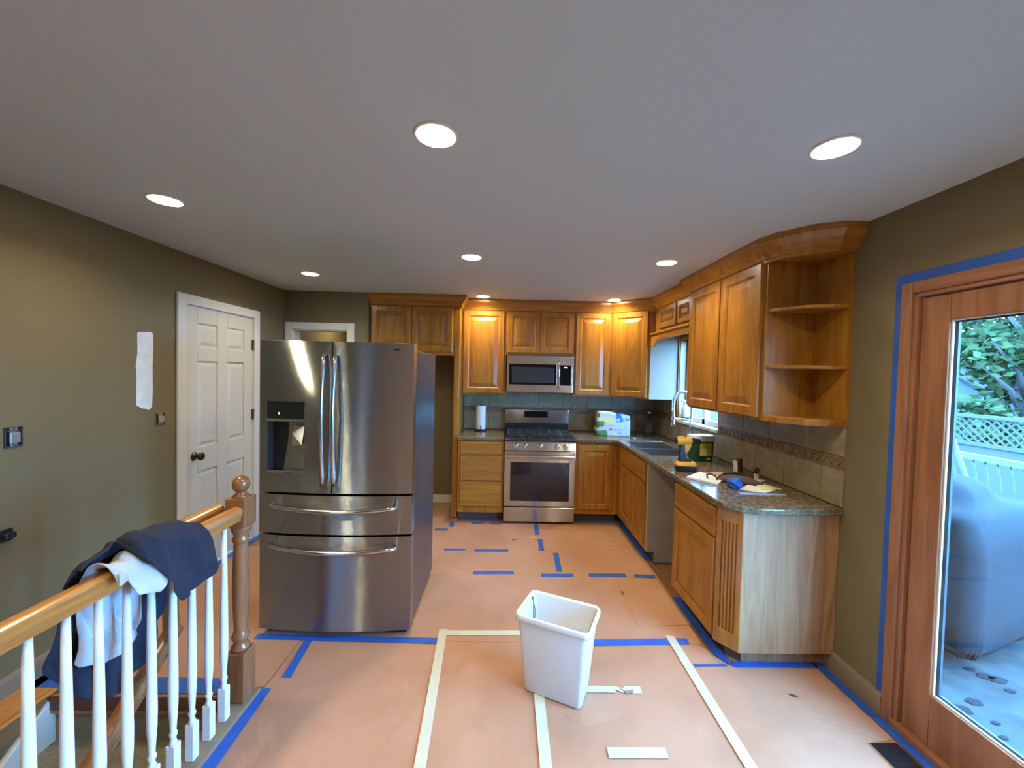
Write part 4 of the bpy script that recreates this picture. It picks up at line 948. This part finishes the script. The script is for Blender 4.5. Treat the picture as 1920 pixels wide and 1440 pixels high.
# ================================================================== left wall bits
pp = [(2.594, 1.825), (2.604, 1.836), (2.69, 1.842), (2.707, 1.835), (2.709, 1.76), (2.703, 1.60), (2.705, 1.48), (2.698, 1.345), (2.675, 1.322), (2.655, 1.332), (2.63, 1.337), (2.585, 1.36), (2.588, 1.55), (2.583, 1.62), (2.595, 1.70)]
b = BM(); prism_axis(b, pp, XL+.0003, XL+.0018, 'X'); tagit(obj('filler_patch', b, mat('white wall filler', (.74, .76, .75), .7, bump=.2, bscale=40, var=.08, vscale=14)), 'tall white filler patch smeared on the left wall', 'wall patch')
def wallbox(y, z, w, h, label, m1, m2):
    t = emp('electrical_box', (XL, y, z), 0, label, 'electrical box', 'uncovered electrical boxes')
    b = BM()
    for (a0, a1, c0, c1) in ((-w/2, -w/2+.004, -h/2, h/2), (w/2-.004, w/2, -h/2, h/2), (-w/2, w/2, -h/2, -h/2+.004), (-w/2, w/2, h/2-.004, h/2)): box(b, XL+.0005, XL+.006, y+a0, y+a1, z+c0, z+c1)
    obj('rim', b, m1, t); obj('box', bx(XL+.0004, XL+.001, y-w/2, y+w/2, z-h/2, z+h/2), black, t)
    obj('mounting_yoke', bx(XL+.001, XL+.005, y-w*.20, y+w*.20, z-h*.48, z+h*.48), m2, t, bevel=.001)
    obj('device', bx(XL+.005, XL+.014, y-w*.28, y+w*.30, z-h*.30, z+h*.22), m2, t, bevel=.004)
    for k in (-1, 1): b = BM(); lathe(b, [(.004, 0), (.004, .004), (.001, .005)], XL+.005, y, z+k*h*.40, 8, 'X'); obj('screw', b, m1, t)
    b = BM(); tube(b, [(XL+.004, y-w*.35, z+h*.30), (XL+.016, y-w*.1, z+h*.34), (XL+.012, y+w*.2, z+h*.27), (XL+.004, y+w*.36, z+h*.1)], .003, 6); obj('wire', b, m1, t)
wallbox(2.761, 1.255, .080, .085, 'open brown electrical box beside the white panel door', mat('brown putty', (.20, .13, .10), .7), mat('tan wire device', (.34, .25, .20), .6))
wallbox(1.945, 1.262, .072, .098, 'open grey electrical box at the far left of the left wall', mat('grey steel box', (.15, .14, .14), .4, .6), mat('grey device', (.36, .35, .35), .4, .5))
t = emp('wall_outlet', (XL, 1.905, .79), 0, 'black outlet low on the left wall above the stairs', 'outlet')
obj('plate', bx(XL+.0004, XL+.010, 1.875, 1.935, .765, .825), black, t, bevel=.004); obj('plug', bx(XL+.010, XL+.035, 1.885, 1.93, .78, .81), black, t, bevel=.006)

# ================================================================== things on the worktop
Z = ZT+.0005
# paper towel holder
t = emp('paper_towel_holder', (-.280, 4.72, Z), 0, 'white paper towel roll on a black holder left of the range', 'paper towels')
b = BM(); lathe(b, [(.075, 0), (.075, .006), (.066, .014), (.010, .018), (.006, .02), (.006, .30), (.009, .305), (.009, .315), (.001, .318)], 0, 0, 0, 24); obj('stand', b, black, t, local=True, smooth=True, angle=40)
b = BM(); lathe(b, [(.020, .022), (.056, .022), (.057, .03), (.057, .292), (.056, .298), (.020, .298)], 0, 0, 0, 28, cap=False); obj('roll', b, mat('white paper', (.82, .82, .80), .8, bump=.2, bscale=120), t, local=True, smooth=True, angle=40)
b = BM(); tube(b, [(-.0, -.066, .012), (0, -.068, .06), (.006, -.066, .072), (.012, -.066, .06), (.012, -.066, .012)], .0028, 8); obj('tension_arm', b, black, t, local=True)
# paper towel bag
def bag_material():
    m, nt, b = nodes_of('printed plastic bag'); L = nt.links
    tc = nt.nodes.new('ShaderNodeTexCoord'); sp = nt.nodes.new('ShaderNodeSeparateXYZ')
    n = nt.nodes.new('ShaderNodeTexNoise'); n.inputs['Scale'].default_value = 9; L.new(tc.outputs['Object'], n.inputs['Vector'])
    vm = nt.nodes.new('ShaderNodeVectorMath'); vm.operation = 'MULTIPLY_ADD'; vm.inputs[1].default_value = (.07, .07, .07)
    L.new(n.outputs['Color'], vm.inputs[0]); L.new(tc.outputs['Object'], vm.inputs[2]); L.new(vm.outputs[0], sp.inputs[0])
    def rng(sock, lo, hi, s=.006):
        a = nt.nodes.new('ShaderNodeMapRange'); a.inputs[1].default_value = lo-s; a.inputs[2].default_value = lo+s; L.new(sock, a.inputs[0])
        c = nt.nodes.new('ShaderNodeMapRange'); c.inputs[1].default_value = hi-s; c.inputs[2].default_value = hi+s; c.inputs[3].default_value = 1; c.inputs[4].default_value = 0; L.new(sock, c.inputs[0])
        mu = nt.nodes.new('ShaderNodeMath'); mu.operation = 'MULTIPLY'; L.new(a.outputs[0], mu.inputs[0]); L.new(c.outputs[0], mu.inputs[1]); return mu.outputs[0]
    prev = None; o = .035
    def layer(col, x0, x1, z0, z1):
        nonlocal prev
        mu = nt.nodes.new('ShaderNodeMath'); mu.operation = 'MULTIPLY'; L.new(rng(sp.outputs[0], x0+o, x1+o), mu.inputs[0]); L.new(rng(sp.outputs[2], z0+o, z1+o), mu.inputs[1])
        mx = nt.nodes.new('ShaderNodeMix'); mx.data_type = 'RGBA'; L.new(mu.outputs[0], mx.inputs[0]); mx.inputs[7].default_value = (*col, 1)
        if prev is None: mx.inputs[6].default_value = (.62, .66, .66, 1)
        else: L.new(prev, mx.inputs[6])
        prev = mx.outputs[2]
    layer((.62, .74, .86), .0, .25, -.1, .30); layer((.70, .66, .25), -.17, -.01, .155, .205); layer((.10, .28, .09), -.25, -.12, .10, .17); layer((.10, .26, .09), -.21, -.07, -.1, .06)
    layer((.03, .22, .62), .015, .085, .155, .30); layer((.55, .72, .85), .022, .060, .165, .200); layer((.38, .48, .58), .0, .10, .060, .080); layer((.20, .30, .34), .05, .095, .025, .036); layer((.10, .10, .12), -.175, -.160, .21, .25); layer((.12, .10, .08), -.055, -.03, .06, .085)
    L.new(prev, b.inputs['Base Color']); b.inputs['Roughness'].default_value = .22
    bp = nt.nodes.new('ShaderNodeBump'); bp.inputs['Strength'].default_value = .5; bp.inputs['Distance'].default_value = .01; L.new(n.outputs['Fac'], bp.inputs['Height']); L.new(bp.outputs['Normal'], b.inputs['Normal'])
    return m
t = emp('paper_towel_pack', (1.265, 4.60, Z), math.radians(-3), 'crumpled plastic pack of paper towels with blue and green print right of the range', 'package')
b = BM(); nx, nz = 22, 16
secs = []
for j in range(nz+1):
    z = .288*j/nz; ring = []
    for x, y in rrect(.39, .21, .035, 6):
        u = (x+.195)/.39
        hgt = .90+.10*math.sin(u*PI*1.2+.6)+(.05 if u > .35 and u < .75 else 0)
        zz = z*hgt; k = 1-.06*(j/nz)**3
        left = max(0, .35-u)
        zx = left*.5*math.sin(PI*j/nz)*.3
        d = mnoise.noise(Vector((x*9, y*9, z*11)))*.022*(0.4+left*2.5)
        ring.append(b.verts.new((x*k+zx*0+d, y*k+d*.8, zz)))
    secs.append(ring)
for a, c in zip(secs, secs[1:]):
    for i in range(len(a)): b.faces.new((a[i], a[(i+1) % len(a)], c[(i+1) % len(a)], c[i]))
b.faces.new(secs[0]); cv = b.verts.new((-.02, 0, .275))
for i in range(len(secs[-1])): b.faces.new((secs[-1][i], secs[-1][(i+1) % len(secs[-1])], cv))
obj('plastic_wrap', b, bag_material(), t, local=True, smooth=True)
cu = bpy.data.curves.new('print', 'FONT'); cu.body = 'A-Size'; cu.size = .040; cu.extrude = .0004; cu.shear = .35; tmp = bpy.data.objects.new('tmp_text', cu); C.objects.link(tmp); bpy.context.view_layer.update()
lm = bpy.data.meshes.new_from_object(tmp.evaluated_get(bpy.context.evaluated_depsgraph_get())); bpy.data.objects.remove(tmp)
lm.materials.clear(); lm.materials.append(mat('dark print', (.02, .06, .07), .4))
to = bpy.data.objects.new('printed_lettering', lm); C.objects.link(to); to.parent = t; to.location = (.085, -.108, .165); to.rotation_euler = (PI/2, -.30, 0)
# glass jug
t = emp('glass_jug', (1.70, 4.60, Z), 0, 'clear jug with dark neck standing in the worktop corner', 'jug')
b = BM(); lathe(b, [(.062, 0), (.068, .006), (.068, .12), (.060, .15), (.030, .19), (.018, .21), (.018, .245)], 0, 0, 0, 24, cap=False); obj('glass_body', b, clearm, t, local=True, smooth=True)
b = BM(); lathe(b, [(.0195, .19), (.022, .20), (.021, .258), (.001, .258)], 0, 0, 0, 18); obj('neck_sleeve', b, black, t, local=True, smooth=True, angle=40)
b = BM(); lathe(b, [(.018, .258), (.018, .275), (.001, .277)], 0, 0, 0, 18); obj('cap', b, trimw, t, local=True, smooth=True, angle=40)
# faucet
FX, FY = 1.795, 3.76
t = emp('kitchen_faucet', (FX, FY, Z), 0, 'chrome spring neck faucet arching over the sink', 'faucet')
b = BM(); lathe(b, [(.030, 0), (.030, .012), (.024, .018), (.022, .10), (.018, .11)], 0, 0, 0, 20); obj('base', b, chrome, t, local=True, smooth=True, angle=40)
b = BM(); tube(b, [(0, 0, .10), (0, 0, .33)], .0135, 14); obj('riser', b, chrome, t, local=True, smooth=True)
arcp = [(0, 0, .30+.03*k) for k in range(4)]; R0 = .0875
for k in range(17): a = PI*k/16; arcp.append((-R0+R0*math.cos(a), 0, .455+R0*1.15*math.sin(a)))
arcp += [(-2*R0, 0, .455-.03*k) for k in range(1, 4)]
b = BM(); tube(b, arcp, .010, 12); hs = obj('hose_arch', b, mat('grey hose', (.45, .46, .48), .3, .8), t, local=True, smooth=True)
b = BM(); cur = []; L_ = []
P = [Vector(p) for p in arcp]; acc = [0]
for a, c in zip(P, P[1:]): acc.append(acc[-1]+(c-a).length)
N = 460; turns = 46
for k in range(N+1):
    s = acc[-1]*k/N; i = 0
    while i < len(acc)-2 and acc[i+1] < s: i += 1
    p = P[i].lerp(P[i+1], (s-acc[i])/(acc[i+1]-acc[i])); tg = (P[i+1]-P[i]).normalized(); sd = Vector((0, 1, 0)); up2 = sd.cross(tg); a = 2*PI*turns*k/N
    cur.append(p+(sd*math.cos(a)+up2*math.sin(a))*.0145)
tube(b, cur, .0026, 5); obj('coil_spring', b, chrome, hs, local=True, smooth=True)
b = BM(); lathe(b, [(.014, .365), (.016, .35), (.017, .26), (.021, .245), (.021, .225), (.015, .222)], -2*R0, 0, 0, 18); obj('spray_head', b, chrome, t, local=True, smooth=True, angle=40)
b = BM(); tube(b, [(0, 0, .285), (-2*R0, 0, .300)], .007, 10); lathe(b, [(.021, .288), (.021, .310)], -2*R0, 0, 0, 16); obj('holder_arm', b, chrome, t, local=True)
b = BM(); tube(b, [(.0, -.018, .075), (.004, -.05, .085), (.012, -.085, .125), (.016, -.095, .16)], [.012, .010, .007, .005], 10); obj('lever', b, chrome, t, local=True, smooth=True)
# soap bottle on the sill
t = emp('soap_bottle', (XR+.02, 4.10, WZ0+.0045), 0, 'clear soap pump bottle on the window sill behind the faucet', 'soap dispenser')
b = BM(); lathe(b, [(.033, .031), (.034, .037), (.034, .115), (.026, .14), (.012, .15)], 0, 0, 0, 18); obj('bottle', b, mat('pale lilac soap', (.55, .55, .62), .15), t, local=True, smooth=True)
b = BM(); lathe(b, [(.036, 0), (.036, .032)], 0, 0, 0, 18); obj('dark_base', b, black, t, local=True)
b = BM(); lathe(b, [(.016, .148), (.016, .165), (.006, .168), (.006, .20)], 0, 0, 0, 14); tube(b, [(.008, 0, .203), (-.014, 0, .205), (-.036, 0, .198)], .0085, 8); obj('pump', b, trimw, t, local=True, smooth=True)
# detergent tub
t = emp('detergent_tub', (1.665, 3.30, Z), math.radians(8), 'green tub with yellow label and pale lid behind the drill', 'tub')
b = BM(); loft(b, [(.170, .115, .03, 0), (.178, .122, .034, .008), (.190, .130, .036, .165)], True, True); obj('tub', b, mat('dark green plastic', (.012, .075, .032), .35), t, local=True, smooth=True, angle=40)
b = BM(); loft(b, [(.200, .140, .04, .165), (.204, .144, .042, .172), (.204, .144, .042, .200), (.192, .132, .04, .212), (.16, .10, .03, .214)], True, True); obj('lid', b, mat('pale grey lid', (.66, .70, .74), .4), t, local=True, smooth=True, angle=40)
b = BM(); box(b, -.050, .055, -.0665, -.060, .045, .150); lb = obj('label', b, mat('yellow green label', (.42, .44, .04), .4, var=.35, vscale=14), t, local=True)
b = BM(); box(b, -.048, .012, -.0672, -.066, .050, .110); obj('label_picture', b, mat('cream label print', (.62, .58, .38), .5, var=.2, vscale=25), lb, local=True)
b = BM(); box(b, .020, .046, -.0650, -.058, .012, .030); obj('print_block', b, mat('pale print', (.55, .62, .55), .5), t, local=True)
# drill
yel = mat('yellow tool plastic', (.72, .36, .02), .4)
t = emp('cordless_drill', (1.355, 2.90, Z), math.radians(-4), 'yellow and black cordless drill standing on its battery by the sink', 'drill')
b = BM(); loft(b, [(.135, .075, .02, 0), (.145, .082, .022, .010), (.145, .082, .022, .045)], True, True); obj('battery', b, black, t, local=True, smooth=True, angle=40)
b = BM(); loft(b, [(.147, .084, .022, .044), (.147, .084, .022, .054), (.13, .072, .02, .068), (.10, .05, .016, .074)], True, True); obj('battery_cover', b, yel, t, local=True, smooth=True, angle=40)
b = BM(); prism_axis(b, [(-.055, .072), (.045, .072), (.030, .086), (.000, .100), (-.012, .130), (-.004, .175), (.020, .195), (-.046, .195), (-.050, .165), (-.052, .130), (-.048, .100)], -.019, .019, 'Y'); obj('handle_grip', b, black, t, local=True, bevel=.006)
b = BM(); prism_axis(b, [(-.012, .132), (.012, .150), (.030, .185), (.030, .205), (-.02, .205)], -.0205, .0205, 'Y'); obj('trigger_housing', b, yel, t, local=True, bevel=.004)
b = BM(); lathe(b, [(.020, -.072), (.027, -.066), (.029, -.03), (.029, .030), (.026, .038)], 0, 0, .222, 20, 'X'); obj('motor_housing', b, yel, t, local=True, smooth=True, angle=40)
b = BM(); lathe(b, [(.016, -.080), (.023, -.078), (.024, -.060), (.020, -.058)], 0, 0, .222, 18, 'X'); obj('rear_cap', b, black, t, local=True, smooth=True, angle=40)
b = BM(); lathe(b, [(.028, .034), (.029, .050), (.025, .056), (.025, .085), (.021, .096), (.010, .104), (.001, .105)], 0, 0, .222, 20, 'X'); obj('chuck', b, black, t, local=True, smooth=True, angle=40)
b = BM(); box(b, -.065, -.020, -.010, .010, .248, .258); obj('top_ridge', b, yel, t, local=True, bevel=.004)
b = BM(); box(b, .006, .020, -.008, .008, .155, .185); obj('trigger', b, black, t, local=True, bevel=.003)
# papers and small parts
pw = mat('white sheet paper', (.80, .78, .70), .7); py_ = mat('cream note paper', (.74, .68, .44), .7)
def flat(name, pts, z, th, m, label, cat):
    b = BM(); prism(b, pts, z, z+th); return tagit(obj(name, b, m), label, cat)
flat('paper_stack', [(1.272, 2.700), (1.437, 2.850), (1.53, 2.69), (1.40, 2.53)], Z, .010, pw, 'white stack of papers on the worktop in front of the drill', 'paper')
flat('cardboard_sheet', [(1.45, 2.84), (1.60, 2.88), (1.68, 2.76), (1.54, 2.68)], Z, .004, mat('tan cardboard', (.42, .24, .13), .7), 'tan cardboard piece lying beside the paper stack', 'cardboard')
flat('paper_sheet', [(1.49, 2.44), (1.60, 2.365), (1.72, 2.44), (1.60, 2.54)], Z, .004, pw, 'white sheet of paper lying under the brown cap', 'paper')
flat('note_paper', [(1.625, 2.43), (1.76, 2.44), (1.72, 2.56), (1.65, 2.54)], Z+.0045, .003, py_, 'cream note paper at the right end of the clutter', 'paper')
flat('metal_strip', [(1.43, 2.375), (1.44, 2.35), (1.70, 2.33), (1.715, 2.345)], Z, .004, mat('grey blue strip', (.40, .45, .50), .35, .3), 'thin grey strip lying in front of the papers', 'strip')
b = BM(); tube(b, [(1.395, 2.655, Z+.013), (1.393, 2.665, Z+.034), (1.410, 2.650, Z+.045), (1.435, 2.625, Z+.034), (1.442, 2.612, Z+.013)], .006, 8); tagit(obj('cabinet_pull', b, bronze, smooth=True), 'dark curved cabinet pull lying on the paper stack', 'handle')
t = emp('cardboard_box_flap', (1.745, 2.885, Z), math.radians(20), 'small dark brown cardboard sleeve standing upright near the tiles', 'cardboard')
b = BM(); prism_axis(b, [(-.026, 0), (.026, 0), (.020, .105), (-.032, .090)], -.016, .016, 'Y'); obj('sleeve', b, mat('dark brown cardboard', (.11, .055, .03), .7), t, local=True)
b = BM(); prism_axis(b, [(-.031, 0), (-.0262, 0), (-.0322, .090), (-.037, .088)], -.017, .017, 'Y'); obj('pale_edge', b, pw, t, local=True)
t = emp('ring_hook', (1.735, 2.66, Z), math.radians(25), 'small pale plate with a ringed round hole behind the brown cap', 'hook')
b = BM(); prism_axis(b, [(-.022, 0), (.022, 0), (.020, .05), (-.020, .05)], -.003, .003, 'Y'); obj('plate', b, pw, t, local=True, bevel=.002)
b = BM(); lathe(b, [(.011, -.005), (.020, -.005), (.020, .005), (.011, .005), (.011, -.005)], 0, 0, .066, 18, 'Y', cap=False); obj('ring', b, bronze, t, local=True)
b = BM(); box(b, -.02, .04, -.04, .0, 0, .010); obj('foot', b, pw, t, local=True, bevel=.003)
# brown cap
t = emp('brown_cap', (1.585, 2.60, Z+.004), math.radians(-28), 'brown folded cap lying on the worktop clutter', 'cap')
b = BM(); G = []
for i in range(19):
    u = i/18; row = []
    for j in range(13):
        v = j/12-.5; wd = .055*math.sin(PI*min(1, .12+u*.88))**.6; hh = .055*math.sin(PI*min(1, (.05+u*.95)))**.8*(1-(u-.3)*.55)
        z = hh*(1-(2*v)**2)**.5 if abs(v) < .5 else 0
        row.append(b.verts.new((-.13+.27*u, v*2*wd, z-.014*math.exp(-(v*9)**2)*math.sin(PI*u)+.002)))
    G.append(row)
for i in range(18):
    for j in range(12): b.faces.new((G[i][j], G[i+1][j], G[i+1][j+1], G[i][j+1]))
obj('crown', b, mat('brown felt', (.115, .065, .048), .85, bump=.3, bscale=200), t, local=True, smooth=True, solid=.004)
b = BM(); tube(b, [(-.13, -.01, .016), (-.09, .0, .046), (-.03, .004, .058), (.03, .002, .050)], [.006, .009, .009, .006], 8); obj('dark_band', b, mat('dark brown trim', (.03, .017, .012), .8), t, local=True, smooth=True)
# blue tape ball
b = BM(); bmesh.ops.create_icosphere(b, subdivisions=4, radius=.042)
for v in b.verts:
    n = mnoise.noise(v.co*38); n2 = mnoise.noise(v.co*85); v.co *= 1+.40*n+.18*n2; v.co.z = max(-.030, v.co.z*.85)
bmesh.ops.translate(b, vec=(1.478, 2.475, Z+.031), verts=b.verts)
tagit(obj('crumpled_tape', b, blue), 'crumpled ball of blue tape on the worktop', 'tape ball')
b = BM(); bmesh.ops.create_icosphere(b, subdivisions=2, radius=.012); bmesh.ops.scale(b, vec=(1.5, .8, .4), verts=b.verts); bmesh.ops.translate(b, vec=(1.455, 4.36, Z+.0045), verts=b.verts); tagit(obj('tissue_scrap', b, pw), 'tiny white scrap on the worktop behind the sink', 'scrap')

# ================================================================== outside
dk = struct('deck', bx(XR+WT, 6.2, -3, 6.5, -.24, -.16), mat('weathered deck', (.045, .048, .045), .7, spec=0.03, var=.3, vscale=5))
struct('ground', bx(-10, 60, -30, 60, -2.9, -2.8), mat('lawn', (.04, .06, .025), .9, spec=0.03, var=.3, vscale=1.5))
t = emp('grill', (3.25, 2.75, -.16), math.radians(20), 'barbecue grill under a dark fabric cover on the deck', 'grill')
b = BM(); prof = [(1.22, .70, .10, 0), (1.20, .68, .10, .3), (1.16, .64, .10, .70), (1.18, .66, .12, .80), (1.16, .62, .14, .92), (1.06, .54, .16, .985), (.52, .46, .16, 1.01), (.46, .42, .16, 1.10), (.34, .28, .12, 1.15), (.14, .10, .04, 1.165)]
R = []
for w, d, r, z in prof:
    sx = -.24*max(0, min(1, (z-.92)/.09)); R.append([b.verts.new((x+sx+.012*math.sin(14*y+z*9), y+.018*math.sin(11*x+z*7), z)) for x, y in rrect(w, d, r, 6)])
for a, c in zip(R, R[1:]):
    for i in range(len(a)): b.faces.new((a[i], a[(i+1) % len(a)], c[(i+1) % len(a)], c[i]))
b.faces.new(R[0]); b.faces.new(R[-1]); obj('cover', b, mat('grey grill cover', (.024, .023, .024), .6, spec=0.03, bump=.3, bscale=8), t, local=True, smooth=True, sub=1)
b = BM(); tube(b, [(4.24, 3.20, -.155), (3.95, 3.20, .55), (3.70, 3.20, 1.16)], .030, 12); tagit(obj('outdoor_pole', b, cyanw, smooth=True), 'white pole leaning behind the covered grill outside', 'pole')
# leaf litter on the deck
b = BM()
for k in range(26):
    x, y = 2.2+random.random()*.9, 1.5+random.random()*1.0; sz = .02+.04*random.random(); a = random.random()*6
    prism(b, [(x+sz*math.cos(a+q*PI/2.5), y+sz*.6*math.sin(a+q*PI/2.5)) for q in range(5)], -.159, -.154)
tagit(obj('leaf_litter', b, mat('dead leaves', (.02, .02, .022), .8, spec=.03)), 'dark dead leaves scattered on the deck outside the patio door', 'leaves', kind='stuff')
# deck railing
rl = emp('deck_railing', (6.0, 4.5, -.16), 0, 'white deck railing with wavy balusters outside', 'railing')
obj('top_rail', bx(5.05, 5.13, -1, 6.4, .80, .86), cyanw, rl); obj('bottom_rail', bx(5.06, 5.11, -1, 6.4, .02, .07), cyanw, rl)
darki = mat('dark iron', (.07, .08, .09), .5)
for k in range(34):
    y = 2.9+.105*k
    b = BM(); tube(b, [(5.09, y+.022*math.sin(q*.9), .05+.77*q/8) for q in range(9)], .009, 6); obj('baluster', b, darki, rl, smooth=True)
for y in (2.8, 4.55, 6.3): obj('post', bx(5.04, 5.14, y-.05, y+.05, -.16, .92), cyanw, rl)
obj('privacy_panel', bx(5.16, 5.18, 4.62, 6.3, .06, .80), cyanw, rl)
nh = emp('neighbour_house', (5.5, 10.4, -2.8), 0, 'pale sided neighbouring house seen through the sink window', 'house')
nsm = mat('pale house siding', (.16, .15, .14), .7, spec=.03)
for k in range(26): obj('siding_board', bx(2.6, 7.6, 10.2-.004*(k % 2), 10.3, -2.2+.2*k, -2.2+.2*k+.192), nsm, nh)
obj('foundation', bx(2.6, 7.6, 10.22, 10.3, -2.8, -2.2), mat('foundation', (.08, .08, .08), .9, spec=.03), nh)
obj('wall_core', bx(2.6, 7.6, 10.3, 13.0, -2.8, 3.0), nsm, nh)
# lattice fence
lf = emp('lattice_fence', (8.5, 7.5, -2.8), 0, 'fence with a diagonal lattice top beyond the deck', 'fence')
fm = mat('grey fence wood', (.085, .085, .08), .7, spec=0.03)
obj('lower_boards', bx(8.50, 8.53, 3, 13, -2.8, .52), fm, lf); obj('top_rail', bx(8.47, 8.56, 3, 13, 1.0, 1.06), fm, lf); obj('mid_rail', bx(8.47, 8.56, 3, 13, .50, .56), fm, lf)
for k in range(74):
    y = 3+.13*k
    for s in (0, 1):
        b = BM(); y0, y1 = (y, y+.45) if s == 0 else (y+.45, y); xx = 8.50+.014*s
        v = [(xx, y0-.02, .55), (xx, y0+.02, .55), (xx, y1+.02, 1.0), (xx, y1-.02, 1.0)]; A = [b.verts.new(p) for p in v]; B_ = [b.verts.new((p[0]+.010, p[1], p[2])) for p in v]; b.faces.new(A); b.faces.new(B_)
        for i in range(4): b.faces.new((A[i], A[(i+1) % 4], B_[(i+1) % 4], B_[i]))
        obj('lattice_slat', b, fm, lf)
for y in (3.1, 5.5, 7.9, 10.3, 12.9): obj('post', bx(8.45, 8.55, y-.05, y+.05, -2.8, 1.2), fm, lf)
# shed
sh = emp('garden_shed', (12, 11.5, -2.8), 0, 'pale shed with a dark sloping roof beyond the fence', 'shed')
b = BM(); prism_axis(b, [(10.0, -2.8), (13.6, -2.8), (13.6, 1.05), (11.8, 2.05), (10.0, 1.05)], 13.2, 16.5, 'X'); obj('walls', b, mat('pale blue siding', (.08, .085, .085), .6, spec=0.03), sh)
for s in (-1, 1):
    b = BM(); v = [(13.0, 11.8, 2.16), (16.7, 11.8, 2.16), (16.7, 11.8+s*2.15, .96), (13.0, 11.8+s*2.15, .96)]; A = [b.verts.new(p) for p in v]; B_ = [b.verts.new((p[0], p[1], p[2]-.11)) for p in v]; b.faces.new(A); b.faces.new(B_)
    for i in range(4): b.faces.new((A[i], A[(i+1) % 4], B_[(i+1) % 4], B_[i]))
    obj('roof_slope', b, mat('dark roof', (.03, .03, .035), .7, spec=0.03), sh)
# board fence far
bf = emp('board_fence', (17, 15, -2.8), 0, 'far wooden board fence under the trees', 'fence')
for k in range(60):
    y = 8+.22*k; obj('board', bx(18.0, 18.04, y, y+.17, -2.8, 1.15+.06*random.random()), fm, bf)
obj('rail', bx(18.04, 18.1, 8, 21.2, .4, .5), fm, bf)
# trees
leafm = mat('green leaves', (.05, .075, .03), .6, spec=0.03, var=.5, vscale=2.0); bark = mat('bark', (.05, .04, .035), .9)
def tree(x, y, h, rx, label, n, seed):
    r = random.Random(seed); t = emp('tree', (x, y, -2.8), 0, label, 'tree', 'trees beyond the fence')
    b = BM(); tube(b, [(0, 0, 0), (.1, .1, h*.3), (.0, .2, h*.55), (.1, .1, h*.85)], [.22, .17, .12, .04], 8)
    for k in range(9):
        a = r.random()*6.28; z = h*(.3+.06*k); tube(b, [(.05, .12, z), (.6*rx*math.cos(a)*.5, .6*rx*math.sin(a)*.5, z+.7), (.8*rx*math.cos(a), .8*rx*math.sin(a), z+1.3)], [.07, .05, .015], 6)
    obj('trunk', b, bark, t, local=True, smooth=True)
    b = BM()
    cl = [(rx*.75*(r.random()*2-1), rx*.75*(r.random()*2-1), h*(.42+.58*r.random())) for _ in range(26)]
    for k in range(n):
        c = r.choice(cl); p = Vector((c[0]+r.gauss(0, rx*.17), c[1]+r.gauss(0, rx*.17), c[2]+r.gauss(0, rx*.15)))
        a = Vector((r.gauss(0, 1), r.gauss(0, 1), r.gauss(0, .6))).normalized(); c2 = a.cross(Vector((r.gauss(0, 1), r.gauss(0, 1), r.gauss(0, 1)))).normalized(); s = .09+.09*r.random()
        b.faces.new([b.verts.new(p+v) for v in (-a*s, c2*s*.5, a*s, -c2*s*.5)])
    f = obj('foliage', b, leafm, t, local=True); f['kind'] = 'stuff'
tree(16.0, 16.6, 8.5, 1.7, 'leafy tree directly behind the garden shed', 9000, 3)
tree(21.6, 15.0, 9.5, 2.6, 'tall leafy tree farther back beyond the board fence', 13000, 5)
tree(22.0, 21.2, 9.0, 2.6, 'leafy tree at the far left beyond the board fence', 9000, 8)
tree(11.6, 8.5, 7.5, 1.3, 'leafy tree nearest the lattice fence', 5000, 11)
